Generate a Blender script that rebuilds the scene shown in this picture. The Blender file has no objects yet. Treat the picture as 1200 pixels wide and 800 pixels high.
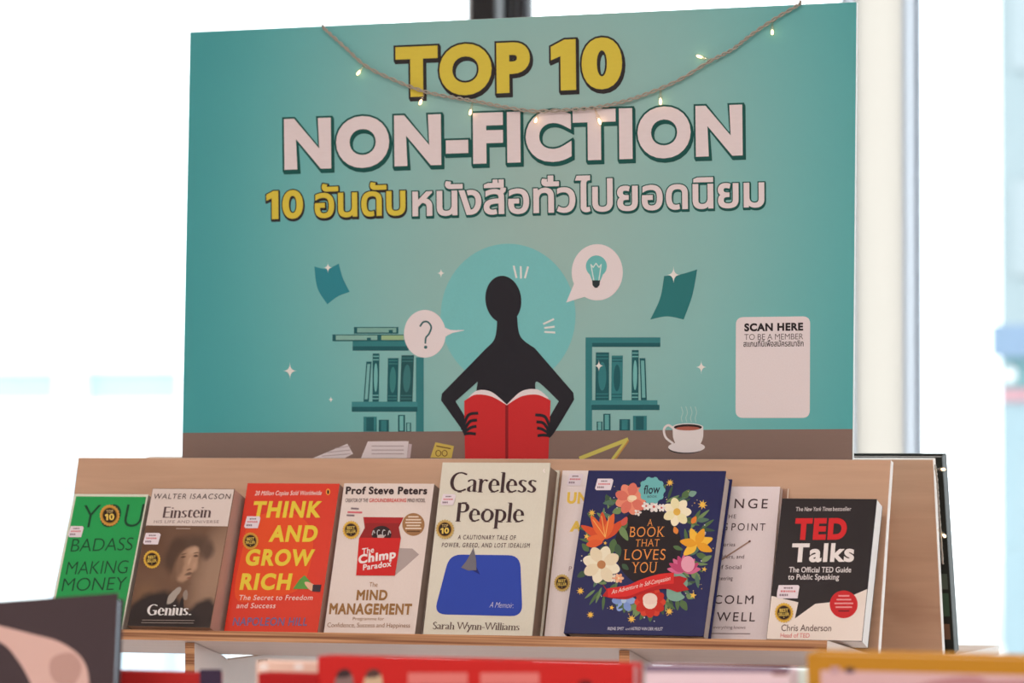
import bpy, bmesh, math, random
import numpy as np
from mathutils import Vector, Matrix
from mathutils.geometry import delaunay_2d_cdt, interpolate_bezier

scene = bpy.context.scene
COL = scene.collection
rnd = random.Random(7)

# ------------------------------------------------------------------ camera, sky, fill lights, exposure
FPX = 4300.0                       # focal length for a 1200 px wide frame
YAW, PITCH = math.radians(21.9), math.atan(108 / FPX)
EYE = Vector((1.67, -4.15, 1.5))
cam = bpy.data.cameras.new('camera')
cam.sensor_width = 36.0
cam.lens = FPX * 36 / 1200
cam.clip_end = 200
cam.dof.use_dof = True
cam.dof.focus_distance = 4.42
cam.dof.aperture_fstop = 5.6
camera = bpy.data.objects.new('camera', cam)
COL.objects.link(camera)
camera.location = EYE
camera.rotation_euler = (math.pi / 2 + PITCH, 0, YAW)
scene.camera = camera
FWD = Vector((-math.sin(YAW) * math.cos(PITCH), math.cos(YAW) * math.cos(PITCH), math.sin(PITCH)))
RGT = Vector((math.cos(YAW), math.sin(YAW), 0))
UPV = RGT.cross(FWD)

world = bpy.data.worlds.new('bright_sky')
scene.world = world
world.use_nodes = True
bg = world.node_tree.nodes['Background']
bg.inputs[0].default_value = (0.93, 0.98, 1.0, 1)
bg.inputs[1].default_value = 3.2

FILL_POWER = 40.0  # warm fill lights added overhead, out of view, to brighten the fronts
for i, (lx, ly, e) in enumerate([(-1.2, -2.6, 0.72), (1.3, -2.6, 1.2), (2.4, -4.6, 1.15), (-0.6, -4.8, 0.8)]):
    ld = bpy.data.lights.new('ceiling_fill', 'AREA')
    ld.shape = 'RECTANGLE'; ld.size = 1.3; ld.size_y = 0.6
    ld.energy = FILL_POWER * e
    ld.color = (1.0, 0.80, 0.71)
    lo = bpy.data.objects.new('ceiling_fill', ld)
    lo.location = (lx, ly, 3.12)
    COL.objects.link(lo)
pl = bpy.data.lights.new('window_portal', 'AREA')
pl.shape = 'RECTANGLE'; pl.size = 8.0; pl.size_y = 3.0
pl.cycles.is_portal = True
po = bpy.data.objects.new('window_portal', pl)
po.location = (-0.8, 2.5, 1.6); po.rotation_euler = (-math.pi / 2, 0, 0)
COL.objects.link(po)

vs = scene.view_settings
vs.view_transform = 'Standard'; vs.look = 'None'; vs.gamma = 1; vs.use_curve_mapping = False
vs.exposure = 0.0

# ------------------------------------------------------------------ materials
ROOM_LIGHT = (0.95, 0.77, 0.70)    # tint of the warm fill lights on a white sheet


def lin(c):
    c = c / 255.0
    return c / 12.92 if c <= 0.04045 else ((c + 0.055) / 1.055) ** 2.4


def alb(rgb):
    return tuple(min(0.9, max(0.004, lin(c) / l)) for c, l in zip(rgb, ROOM_LIGHT))


MATS = {}


def principled(name):
    m = bpy.data.materials.new(name)
    m.use_nodes = True
    return m, m.node_tree.nodes, m.node_tree.links, m.node_tree.nodes['Principled BSDF']


def ink(rgb, rough=0.45, name='ink'):
    key = (tuple(rgb), rough)
    if key in MATS:
        return MATS[key]
    m, n, l, p = principled(name)
    a = alb(rgb)
    no = n.new('ShaderNodeTexNoise'); no.inputs['Scale'].default_value = 60
    mx = n.new('ShaderNodeMixRGB'); mx.blend_type = 'MIX'
    mx.inputs[1].default_value = (*[c * 0.96 for c in a], 1)
    mx.inputs[2].default_value = (*[min(.92, c * 1.04) for c in a], 1)
    l.new(no.outputs['Fac'], mx.inputs[0]); l.new(mx.outputs[0], p.inputs['Base Color'])
    p.inputs['Roughness'].default_value = rough
    p.inputs['Specular IOR Level'].default_value = 0.18
    MATS[key] = m
    return m


def plain(name, rgb, rough=0.6, metal=0.0):
    key = name
    if key in MATS:
        return MATS[key]
    m, n, l, p = principled(name)
    no = n.new('ShaderNodeTexNoise'); no.inputs['Scale'].default_value = 9
    mx = n.new('ShaderNodeMixRGB')
    mx.inputs[1].default_value = (*[c * 0.93 for c in rgb], 1)
    mx.inputs[2].default_value = (*[min(.95, c * 1.06) for c in rgb], 1)
    l.new(no.outputs['Fac'], mx.inputs[0]); l.new(mx.outputs[0], p.inputs['Base Color'])
    p.inputs['Roughness'].default_value = rough
    p.inputs['Metallic'].default_value = metal
    MATS[key] = m
    return m


def plywood(name, c1, c2, scale=(2.2, 10, 30)):
    m, n, l, p = principled(name)
    tc = n.new('ShaderNodeTexCoord'); mp = n.new('ShaderNodeMapping')
    mp.inputs['Scale'].default_value = scale
    l.new(tc.outputs['Object'], mp.inputs[0])
    a = n.new('ShaderNodeTexNoise'); a.inputs['Scale'].default_value = 2.6; a.inputs['Detail'].default_value = 6
    a.inputs['Distortion'].default_value = 0.6
    l.new(mp.outputs[0], a.inputs['Vector'])
    k = n.new('ShaderNodeTexNoise'); k.inputs['Scale'].default_value = 9; k.inputs['Detail'].default_value = 1
    l.new(tc.outputs['Object'], k.inputs['Vector'])
    r = n.new('ShaderNodeValToRGB')
    r.color_ramp.elements[0].position = 0.32; r.color_ramp.elements[1].position = 0.68
    r.color_ramp.elements[0].color = (*alb(c1), 1); r.color_ramp.elements[1].color = (*alb(c2), 1)
    l.new(a.outputs['Fac'], r.inputs[0])
    mx = n.new('ShaderNodeMixRGB'); mx.blend_type = 'MULTIPLY'; mx.inputs[0].default_value = 0.45
    kr = n.new('ShaderNodeValToRGB')
    kr.color_ramp.elements[0].position = 0.27; kr.color_ramp.elements[0].color = (.68, .6, .56, 1)
    kr.color_ramp.elements[1].position = 0.36; kr.color_ramp.elements[1].color = (1, 1, 1, 1)
    l.new(k.outputs['Fac'], kr.inputs[0])
    l.new(r.outputs[0], mx.inputs[1]); l.new(kr.outputs[0], mx.inputs[2])
    l.new(mx.outputs[0], p.inputs['Base Color'])
    p.inputs['Roughness'].default_value = 0.55
    return m


def ply_edge():
    m, n, l, p = principled('plywood_edge')
    tc = n.new('ShaderNodeTexCoord'); mp = n.new('ShaderNodeMapping')
    mp.inputs['Scale'].default_value = (3, 3, 330)
    l.new(tc.outputs['Object'], mp.inputs[0])
    a = n.new('ShaderNodeTexNoise'); a.inputs['Scale'].default_value = 1.0; a.inputs['Detail'].default_value = 3
    l.new(mp.outputs[0], a.inputs['Vector'])
    r = n.new('ShaderNodeValToRGB')
    r.color_ramp.elements[0].position = 0.35; r.color_ramp.elements[1].position = 0.6
    r.color_ramp.elements[0].color = (*alb((118, 66, 38)), 1); r.color_ramp.elements[1].color = (*alb((196, 140, 98)), 1)
    l.new(a.outputs['Fac'], r.inputs[0]); l.new(r.outputs[0], p.inputs['Base Color'])
    p.inputs['Roughness'].default_value = 0.6
    return m


def paper_edges(rgb, name='page_edges'):
    key = ('pages', tuple(rgb))
    if key in MATS:
        return MATS[key]
    m, n, l, p = principled(name)
    tc = n.new('ShaderNodeTexCoord'); mp = n.new('ShaderNodeMapping')
    mp.inputs['Scale'].default_value = (2, 900, 2)
    l.new(tc.outputs['Object'], mp.inputs[0])
    a = n.new('ShaderNodeTexNoise'); a.inputs['Scale'].default_value = 1.0
    l.new(mp.outputs[0], a.inputs['Vector'])
    c = alb(rgb)
    mx = n.new('ShaderNodeMixRGB')
    mx.inputs[1].default_value = (*[v * .82 for v in c], 1); mx.inputs[2].default_value = (*[min(.9, v * 1.1) for v in c], 1)
    l.new(a.outputs['Fac'], mx.inputs[0]); l.new(mx.outputs[0], p.inputs['Base Color'])
    p.inputs['Roughness'].default_value = 0.8
    MATS[key] = m
    return m


def emitter(name, rgb, s):
    m = bpy.data.materials.new(name); m.use_nodes = True
    n = m.node_tree.nodes; n.clear()
    o = n.new('ShaderNodeOutputMaterial'); e = n.new('ShaderNodeEmission')
    e.inputs[0].default_value = (*rgb, 1); e.inputs[1].default_value = s
    m.node_tree.links.new(e.outputs[0], o.inputs[0])
    return m


def pane_glass(name, tint=(.97, .99, 1.0), gloss=0.05):
    m = bpy.data.materials.new(name); m.use_nodes = True
    n = m.node_tree.nodes; n.clear(); l = m.node_tree.links
    o = n.new('ShaderNodeOutputMaterial'); mix = n.new('ShaderNodeMixShader')
    t = n.new('ShaderNodeBsdfTransparent'); g = n.new('ShaderNodeBsdfGlossy')
    t.inputs[0].default_value = (*tint, 1); g.inputs['Roughness'].default_value = 0.03
    mix.inputs[0].default_value = gloss
    l.new(t.outputs[0], mix.inputs[1]); l.new(g.outputs[0], mix.inputs[2]); l.new(mix.outputs[0], o.inputs[0])
    return m


def frosted(name, rgb):
    m = bpy.data.materials.new(name); m.use_nodes = True
    n = m.node_tree.nodes; n.clear(); l = m.node_tree.links
    o = n.new('ShaderNodeOutputMaterial'); mix = n.new('ShaderNodeMixShader')
    t = n.new('ShaderNodeBsdfTranslucent'); g = n.new('ShaderNodeBsdfTransparent')
    t.inputs[0].default_value = (*rgb, 1); g.inputs[0].default_value = (*rgb, 1)
    mix.inputs[0].default_value = 0.35
    l.new(t.outputs[0], mix.inputs[1]); l.new(g.outputs[0], mix.inputs[2]); l.new(mix.outputs[0], o.inputs[0])
    return m


# ------------------------------------------------------------------ object helpers
def link(name, mesh, parent=None):
    o = bpy.data.objects.new(name, mesh)
    COL.objects.link(o)
    if parent:
        o.parent = parent
    return o


def thing(name, label, cat, matrix=None, group=None):
    o = bpy.data.objects.new(name, None)
    o.empty_display_size = 0.05
    COL.objects.link(o)
    if matrix is not None:
        o.matrix_world = matrix
    o['label'] = label; o['category'] = cat
    if group:
        o['group'] = group
    return o


def struct(o):
    o['kind'] = 'structure'
    return o


class MB:
    """collects solids into one mesh with several materials"""
    def __init__(s):
        s.v, s.f, s.m, s.mats, s.smooth = [], [], [], [], []

    def mi(s, mat):
        if mat not in s.mats:
            s.mats.append(mat)
        return s.mats.index(mat)

    def add(s, verts, faces, mat, smooth=False):
        b = len(s.v); s.v += [tuple(p) for p in verts]
        for k, f in enumerate(faces):
            s.f.append([i + b for i in f])
            s.m.append(s.mi(mat[k] if isinstance(mat, list) else mat)); s.smooth.append(smooth)

    def box(s, x0, x1, y0, y1, z0, z1, mat, xf=None):
        """faces in order: bottom, top, front(-y), back(+y), left, right"""
        p = [(x, y, z) for z in (z0, z1) for y in (y0, y1) for x in (x0, x1)]
        if xf:
            p = [xf(*q) for q in p]
        s.add(p, [(0, 2, 3, 1), (4, 5, 7, 6), (0, 1, 5, 4), (2, 6, 7, 3), (0, 4, 6, 2), (1, 3, 7, 5)], mat)
        return s

    def prism(s, pts, d0, d1, mat, fn):
        """polygon pts (2d) extruded between d0 and d1; fn(a, b, d) -> xyz"""
        n = len(pts)
        p = [fn(a, b, d0) for a, b in pts] + [fn(a, b, d1) for a, b in pts]
        s.add(p, [list(range(n))[::-1], list(range(n, 2 * n))] + [[i, (i + 1) % n, n + (i + 1) % n, n + i] for i in range(n)], mat)
        return s

    def lathe(s, prof, mat, seg=16, xf=None):
        v, f = [], []
        for r, z in prof:
            for k in range(seg):
                a = 2 * math.pi * k / seg
                q = (r * math.cos(a), r * math.sin(a), z)
                v.append(xf(*q) if xf else q)
        for i in range(len(prof) - 1):
            for k in range(seg):
                f.append((i * seg + k, i * seg + (k + 1) % seg, (i + 1) * seg + (k + 1) % seg, (i + 1) * seg + k))
        f.append(list(range(seg))[::-1]); f.append([(len(prof) - 1) * seg + k for k in range(seg)])
        s.add(v, f, mat, True)
        return s

    def tube(s, pts, r, mat, seg=8):
        pts = [Vector(p) for p in pts]
        v, f = [], []
        for i, p in enumerate(pts):
            d = (pts[min(i + 1, len(pts) - 1)] - pts[max(i - 1, 0)]).normalized()
            a = d.cross(Vector((0, 0, 1)))
            if a.length < 1e-3:
                a = d.cross(Vector((0, 1, 0)))
            a.normalize(); b = d.cross(a)
            for k in range(seg):
                t = 2 * math.pi * k / seg
                v.append(p + a * r * math.cos(t) + b * r * math.sin(t))
        for i in range(len(pts) - 1):
            for k in range(seg):
                f.append((i * seg + k, i * seg + (k + 1) % seg, (i + 1) * seg + (k + 1) % seg, (i + 1) * seg + k))
        f.append(list(range(seg))[::-1]); f.append([(len(pts) - 1) * seg + k for k in range(seg)])
        s.add(v, f, mat, True)
        return s

    def build(s, name, parent=None, bevel=0.0, weld=False):
        me = bpy.data.meshes.new(name)
        me.from_pydata(s.v, [], s.f)
        for m in s.mats:
            me.materials.append(m)
        me.polygons.foreach_set('material_index', s.m)
        me.polygons.foreach_set('use_smooth', s.smooth)
        me.update()
        o = link(name, me, parent)
        if bevel:
            bv = o.modifiers.new('bevel', 'BEVEL'); bv.width = bevel; bv.segments = 2; bv.limit_method = 'ANGLE'
        return o


# ------------------------------------------------------------------ planes of the real place
def ray(x, y):
    return FWD + RGT * ((x - 600) / FPX) + UPV * ((400 - y) / FPX)


def at(x, y, p0, n):
    r = ray(x, y)
    return EYE + r * ((Vector(p0) - EYE).dot(n) / r.dot(n))


class Frame:
    """a plane: origin, u to the right, v up along the face, n out of the face"""
    def __init__(s, o, tilt=0.0, yaw=0.0, roll=0.0):
        s.o = Vector(o)
        t = math.radians(tilt); y = math.radians(yaw); r = math.radians(roll)
        u = Vector((math.cos(y), math.sin(y), 0))
        v = Vector((-math.sin(y) * math.sin(t), math.cos(y) * math.sin(t), math.cos(t)))
        s.n = u.cross(v)
        s.u = u * math.cos(r) + v * math.sin(r)
        s.v = v * math.cos(r) - u * math.sin(r)

    def matrix(s):
        b = -s.n
        return Matrix(((s.u.x, b.x, s.v.x, s.o.x), (s.u.y, b.y, s.v.y, s.o.y), (s.u.z, b.z, s.v.z, s.o.z), (0, 0, 0, 1)))

    def pt(s, a, b, n=0.0):
        return s.o + s.u * a + s.v * b + s.n * n

    def loc(s, x, y):
        p = at(x, y, s.o, s.n) - s.o
        return p.dot(s.u), p.dot(s.v)


# ------------------------------------------------------------------ outlines: lettering and printed shapes
def area(c):
    return 0.5 * sum(c[i - 1][0] * c[i][1] - c[i][0] * c[i - 1][1] for i in range(len(c)))


def fill(contours):
    """triangles covering every point whose winding number is positive"""
    if sum(area(c) for c in contours) < 0:
        contours = [c[::-1] for c in contours]
    vs_, es = [], []
    for c in contours:
        b = len(vs_)
        vs_ += [Vector((p[0] * 1000, p[1] * 1000)) for p in c]
        es += [(b + i, b + (i + 1) % len(c)) for i in range(len(c))]
    res = delaunay_2d_cdt(vs_, es, [], 0, 1e-5)
    V, F = res[0], res[2]
    if not F:
        return [], []
    VV = np.array([(p[0], p[1]) for p in V])
    F = [f for f in F if len(f) == 3]
    T = np.array([VV[list(f)].mean(axis=0) for f in F])
    A = np.array([vs_[i] for i, j in es]); B = np.array([vs_[j] for i, j in es])
    w = np.zeros(len(T))
    for i0 in range(0, len(T), 400):
        t = T[i0:i0 + 400][:, None, :]
        isl = (B[:, 0] - A[:, 0])[None] * (t[..., 1] - A[:, 1][None]) - (t[..., 0] - A[:, 0][None]) * (B[:, 1] - A[:, 1])[None]
        upc = (A[:, 1][None] <= t[..., 1]) & (B[:, 1][None] > t[..., 1]) & (isl > 0)
        dnc = (A[:, 1][None] > t[..., 1]) & (B[:, 1][None] <= t[..., 1]) & (isl < 0)
        w[i0:i0 + 400] = upc.sum(1) - dnc.sum(1)
    keep = [f for f, k in zip(F, w) if k > 0]
    return VV / 1000.0, keep


def offset(contours, bx, by=None):
    """move every contour outwards (outer contours counter-clockwise)"""
    by = bx if by is None else by
    out = []
    for c in contours:
        q = [c[i] for i in range(len(c)) if math.dist(c[i], c[i - 1]) > 1e-6]
        n = len(q); r = []
        if n < 3:
            continue
        for i in range(n):
            p0, p1, p2 = q[i - 1], q[i], q[(i + 1) % n]
            d1 = (p1[0] - p0[0], p1[1] - p0[1]); d2 = (p2[0] - p1[0], p2[1] - p1[1])
            l1 = math.hypot(*d1); l2 = math.hypot(*d2)
            n1 = (d1[1] / l1, -d1[0] / l1); n2 = (d2[1] / l2, -d2[0] / l2)
            k = 1 + n1[0] * n2[0] + n1[1] * n2[1]
            k = max(k, 0.35)
            r.append((p1[0] + bx * (n1[0] + n2[0]) / k, p1[1] + by * (n1[1] + n2[1]) / k))
        out.append(r)
    return out


def grow(groups, d, dx=0.0, dy=0.0):
    out = []
    for g in groups:
        if sum(area(c) for c in g) < 0:
            g = [c[::-1] for c in g]
        out.append([[(x + dx, y + dy) for x, y in c] for c in (offset(g, d) if d else g)])
    return out


GLYPH = {}
CAP = 0.682


def raw(s):
    cu = bpy.data.curves.new('lettering', 'FONT'); cu.body = s
    o = bpy.data.objects.new('lettering', cu); COL.objects.link(o)
    dg = bpy.context.evaluated_depsgraph_get()
    c = o.evaluated_get(dg).to_curve(dg)
    out = []
    for sp in c.splines:
        bp = sp.bezier_points; n = len(bp); pts = []
        for i in range(n):
            a, b = bp[i], bp[(i + 1) % n]
            h1, h2 = a.handle_right, b.handle_left
            straight = (h1 - a.co).cross(b.co - a.co).length < 1e-6 and (h2 - b.co).cross(b.co - a.co).length < 1e-6
            if straight:
                pts.append((a.co.x, a.co.y))
            else:
                seg = interpolate_bezier(a.co, h1, h2, b.co, 7)
                pts += [(p.x, p.y) for p in seg[:-1]]
        out.append(pts)
    o.evaluated_get(dg).to_curve_clear()
    bpy.data.objects.remove(o); bpy.data.curves.remove(cu)
    if out and sum(area(k) for k in out) < 0:
        out = [k[::-1] for k in out]
    return out


IX = min(p[0] for c in raw('I') for p in c)


def glyph(ch):
    if ch in GLYPH:
        return GLYPH[ch]
    if ch == '1':
        g = ([[(.15, 0), (.25, 0), (.25, CAP), (.165, CAP), (.02, .60), (.02, .505), (.15, .565)]], .335)
    elif ch == ' ':
        g = ([], 0.26)
    else:
        cs = raw(ch)
        adv = max(p[0] for c in raw(ch + 'I') for p in c) - max(p[0] for c in raw('I') for p in c)
        g = (cs, adv)
    GLYPH[ch] = g
    return g


def serifs(cs, low):
    """thin slab at the end of every vertical stem"""
    add = []
    hair, out = 0.022, 0.062
    ys = [p[1] for c in cs for p in c]
    lo, hi = min(ys), max(ys)
    for c in cs:
        for i in range(len(c)):
            a, b = c[i - 1], c[i]
            w = abs(a[0] - b[0])
            if abs(a[1] - b[1]) < 0.012 and 0.05 < w < 0.2:
                x0, x1 = min(a[0], b[0]), max(a[0], b[0]); y = a[1]
                if y < lo + 0.03 or abs(y) < 0.02:
                    add.append([(x0 - out, y), (x1 + out, y), (x1 + out, y + hair), (x0 - out, y + hair)])
                elif y > hi - 0.03 or abs(y - 0.44) < 0.03:
                    e = 0.0 if low else out
                    add.append([(x0 - out * 1.15, y - hair), (x1 + e, y - hair), (x1 + e, y), (x0 - out * 1.15, y)])
    return add


def text(s, p0, p1, h, bold=0.0, lean=0.0, serif=0, track=0.0, thai=False, x=None):
    """glyph outlines set on the baseline p0-p1 with capital height h, sheared by lean"""
    groups = []
    bx, by = (bold, bold) if not serif else ((0.018 + bold, -0.022) if serif == 1 else (bold, bold))
    if thai:
        groups = [offset(raw(s), bx, by) if bx else raw(s)]
    else:
        px = 0.0
        for ch in s:
            cs, adv = glyph(ch)
            if cs:
                g = [[(a + px, b) for a, b in c] for c in (offset(cs, bx, by) if (bx or by) else cs)]
                if serif:
                    sf = serifs(cs, ch.islower())
                    g += [[(a + px, b) for a, b in c] for c in sf]
                groups.append(g)
            px += adv + track + bold * 1.3
    xs = [p[0] for g in groups for c in g for p in c]
    x0, x1 = min(xs), max(xs)
    ky = h / (CAP + 2 * max(by, 0)); oy = max(by, 0)
    out = []
    for g in groups:
        gg = []
        for c in g:
            cc = []
            for a, b in c:
                t = (a - x0) / (x1 - x0); hh = (b + oy) * ky
                cc.append((p0[0] + (p1[0] - p0[0]) * t + lean * hh, p0[1] + (p1[1] - p0[1]) * t - hh))
            gg.append(cc)
        out.append(gg)
    return out


def ell(cx, cy, rx, ry=None, n=40, rot=0.0):
    ry = rx if ry is None else ry
    c, s = math.cos(rot), math.sin(rot)
    return [[[(cx + rx * math.cos(t) * c - ry * math.sin(t) * s, cy + rx * math.cos(t) * s + ry * math.sin(t) * c)
              for t in [2 * math.pi * i / n for i in range(n)]]]]


def poly(*pts):
    return [[list(pts)]]


def rect(x0, y0, x1, y1):
    return poly((x0, y0), (x1, y0), (x1, y1), (x0, y1))


def rquad(q, r, n=6):
    """quad with rounded corners"""
    out = []
    for i in range(4):
        p, a, b = Vector(q[i]), Vector(q[i - 1]), Vector(q[(i + 1) % 4])
        d1 = p + (a - p).normalized() * r; d2 = p + (b - p).normalized() * r
        for k in range(n + 1):
            t = k / n
            out.append(tuple((1 - t) ** 2 * d1 + 2 * t * (1 - t) * p + t * t * d2))
    return [[out]]


def star(cx, cy, R, r, n, rot=0.0, sx=1.0):
    return [[[(cx + sx * (R if i % 2 == 0 else r) * math.sin(rot + math.pi * i / n), cy - (R if i % 2 == 0 else r) * math.cos(rot + math.pi * i / n)) for i in range(2 * n)]]]


def spark(cx, cy, r):
    pts = []
    for k in range(4):
        a0 = math.pi / 2 * k; a1 = a0 + math.pi / 2
        P = (math.cos(a0) * r * .8, math.sin(a0) * r); Q = (math.cos(a1) * r * .8, math.sin(a1) * r)
        if k % 2:
            pass
        for j in range(6):
            t = j / 6
            pts.append((cx + (1 - t) ** 2 * P[0] + t * t * Q[0], cy + (1 - t) ** 2 * P[1] + t * t * Q[1]))
    return [[pts]]


def stroke(pts, w, closed=False):
    out = []
    n = len(pts)
    for i in range(n if closed else n - 1):
        a, b = pts[i], pts[(i + 1) % n]
        d = math.dist(a, b)
        if d < 1e-6:
            continue
        nx, ny = -(b[1] - a[1]) / d * w / 2, (b[0] - a[0]) / d * w / 2
        ex, ey = (b[0] - a[0]) / d * w * .3, (b[1] - a[1]) / d * w * .3
        out.append([[(a[0] - ex + nx, a[1] - ey + ny), (a[0] - ex - nx, a[1] - ey - ny), (b[0] + ex - nx, b[1] + ey - ny), (b[0] + ex + nx, b[1] + ey + ny)]])
    return out


def curve(p, n=14):
    """smooth line through points"""
    out = []
    for i in range(len(p) - 1):
        a, b, c, d = p[max(i - 1, 0)], p[i], p[i + 1], p[min(i + 2, len(p) - 1)]
        for k in range(n):
            t = k / n
            out.append(tuple(0.5 * (2 * b[j] + (c[j] - a[j]) * t + (2 * a[j] - 5 * b[j] + 4 * c[j] - d[j]) * t * t + (3 * b[j] - a[j] - 3 * c[j] + d[j]) * t ** 3) for j in (0, 1)))
    out.append(tuple(p[-1]))
    return out


def blob(*pts, n=6):
    q = list(pts)
    c = curve([q[-1]] + q + [q[0], q[1]], n)
    return [[c[n:-n]]]


class Surf:
    """printing on the face of a thing: shapes go into named parts, one mesh each"""
    def __init__(s, frame, root):
        s.fr, s.root, s.parts, s.lines, s.nl = frame, root, {}, False, 0

    def add(s, part, groups, rgb, layer=1, rough=0.45):
        if s.lines and part.endswith('_lettering'):
            s.nl += 1
            part = '%s@%d' % (part, s.nl)
        mb = s.parts.setdefault(part, MB())
        m = rgb if not isinstance(rgb, tuple) else ink(rgb, rough)
        for g in groups:
            V, F = fill([[s.fr.loc(x, y) for x, y in c] for c in g])
            if len(F):
                mb.k = getattr(mb, 'k', 0) + 1
                h = 0.00012 * layer + 0.000003 * (mb.k % 36)
                mb.add([(p[0], -h, p[1]) for p in V], [list(f) for f in F], m)

    def build(s):
        for k, mb in s.parts.items():
            o = mb.build(k.split('#')[0].split('@')[0], s.root)
            if '#' in k:
                o['label'] = k.split('#')[1]


# ================================================================== THE PLACE
T0 = 14.0
LEDGE = 0.09
ZL = 1.2595 - LEDGE * math.sin(math.radians(T0))
PANEL = Frame((0, 0, ZL), T0)
SHEAR = 0.0057

# ------------------------------------------------------------------ room
white_paint = plain('white_paint', (.80, .78, .75), .7)
floor_mat = plain('polished_concrete', (.56, .44, .39), .35)
steel = plain('dark_steel', (.012, .014, .018), .35)
frame_paint = plain('pale_frame_paint', (.82, .88, .92), .5)
glass = pane_glass('window_glass')
WY = 2.6
struct(MB().box(-5, 4.6, -7, 2.7, -0.1, 0, floor_mat).build('floor'))
struct(MB().box(-5, 4.6, -7, 2.7, 3.2, 3.3, white_paint).build('ceiling'))
struct(MB().box(-5.1, -5, -7, 2.7, 0, 3.2, white_paint).build('wall_left'))
struct(MB().box(4.6, 4.7, -7, 2.7, 0, 3.2, white_paint).build('wall_right'))
struct(MB().box(-5.1, 4.7, -7.1, -7, 0, 3.2, white_paint).build('wall_rear'))
wf = MB()
wf.box(-5, 4.6, WY, WY + .1, 3.05, 3.2, white_paint)
wf.box(-5, 4.6, WY, WY + .1, 0, 0.08, white_paint)
struct(wf.build('wall_front'))


def wx(px, y=WY):
    return at(px, 300, (0, y, 0), Vector((0, 1, 0))).x


posts = [wx(562), wx(628), wx(1056), wx(1069)]
c0, c1 = wx(562), wx(590)
struct(MB().box(c0, c1, WY - .05, WY + .08, 0.08, 3.05, steel).build('trim_1', bevel=.004))
rr = (wx(628) - wx(596)) / 2
struct(MB().lathe([(rr, 0.08), (rr, 3.05)], plain('black_pipe', (.012, .013, .02), .22), 28,
                  xf=lambda x, y, z: (x + (wx(596) + wx(628)) / 2, y + WY - .02, z)).build('trim_2'))
m0, m1 = wx(1056), wx(1069)


def window(name, x0, x1, gl, e=.03, fm=None):
    w = MB()
    frame_paint = fm or plain('pale_frame_paint', (.82, .88, .92), .5)
    w.box(x0, x0 + e, WY + .01, WY + .05, .08, 3.05, frame_paint)
    w.box(x1 - e, x1, WY + .01, WY + .05, .08, 3.05, frame_paint)
    w.box(x0 + e, x1 - e, WY + .01, WY + .05, 3.0, 3.05, frame_paint)
    w.box(x0 + e, x1 - e, WY + .01, WY + .05, .08, .12, frame_paint)
    o = struct(w.build(name))
    g = MB().box(x0 + e, x1 - e, WY + .026, WY + .032, .12, 3.0, gl).build('glass_pane', o)
    return o


glare_bar = frosted('glare_mullion', (.69, .71, .74))  # translucent bar, puts window glare into the backlit mullion
window('window_1', -5, c0, glass)
xs0, xs1 = wx(985), m0
window('window_2', wx(591), xs0, glass, .002)
window('window_3', xs0, m1, frosted('frosted_film', (.63, .60, .565)), m1 - m0, glare_bar)
window('window_4', m1, 4.6, glass, .004, glare_bar)

# ------------------------------------------------------------------ street outside the glass
paving = plain('pale_paving', (.80, .81, .80), .8)
struct(MB().box(-26, 14, 2.72, 40, -.2, -.05, paving).build('ground'))


def street_rect(px0, px1, py0, py1, y):
    a = at(px0, py1, (0, y, 0), Vector((0, 1, 0))); b = at(px1, py0, (0, y, 0), Vector((0, 1, 0)))
    return a.x, b.x, a.z, b.z


bl = thing('building', 'long white building with strip windows outside, left of the teal board', 'building', Matrix.Translation((-7, 16, -.05)))
xa, xb, za, zb = street_rect(-260, 215, 0, 469, 16)
_, _, zt, zm = street_rect(0, 65, 432, 469, 16)
z_b, z_t = at(0, 469, (0, 16, 0), Vector((0, 1, 0))).z, at(0, 436, (0, 16, 0), Vector((0, 1, 0))).z
ox, oy, oz = bl.location
xa, xb = wx(-260, 16), wx(222, 16)
w1 = (wx(-120, 16), wx(65, 16)); w2 = (wx(98, 16), wx(209, 16))
bw = MB(); bwm = plain('white_render', (.86, .88, .88), .8)


def bbox(mb, x0, x1, y0, y1, z0, z1, m):
    mb.box(x0 - ox, x1 - ox, y0 - oy, y1 - oy, z0 - oz, z1 - oz, m)


bbox(bw, xa, xb, 16, 19, -.05, z_b, bwm); bbox(bw, xa, xb, 16, 19, z_t, 7.5, bwm)
for p, q in ((xa, w1[0]), (w1[1], w2[0]), (w2[1], xb)):
    bbox(bw, p, q, 16, 19, z_b, z_t, bwm)
bw.build('facade', bl)
bluewin = plain('blue_shop_glass', (.40, .56, .66), .5)
for p, q in (w1, w2):
    w = MB(); bbox(w, p, q, 16.08, 16.12, z_b, z_t, bluewin); w.build('strip_window', bl)

# pale tower and kiosk at the right edge
tw = thing('building', 'pale blue tower block at the right edge of the view outside', 'building', Matrix.Translation((wx(1171, 22), 22, -.05)))
MB().box(0, 6, 0, 5, 0, at(1180, 300, (0, 22, 0), Vector((0, 1, 0))).z + 6, plain('pale_blue_cladding', (.27, .33, .35), .7)).build('facade', tw)
tm = MB()
for k in range(6):
    tm.box(.1, 6, -.03, 0, 1.2 + k * 1.5, 1.9 + k * 1.5, plain('pale_tower_glass', (.30, .35, .37), .6))
tm.build('window_band', tw)
kx0 = wx(1168, 11)
kz = lambda py: at(1185, py, (0, 11, 0), Vector((0, 1, 0))).z
ki = thing('kiosk', 'small teal street kiosk with a blue canopy and pink stripe at the right edge outside', 'kiosk', Matrix.Translation((kx0, 11, -.05)))
km = lambda n, c: plain(n, c, .7)
MB().box(.02, 1.3, .02, 1.2, kz(455) + .05, kz(418) + .05, km('teal_panel', (.17, .34, .36))).box(.02, 1.3, .02, 1.2, 0, kz(470) + .05, km('pale_panel', (.27, .37, .41))).build('body', ki)
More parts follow.
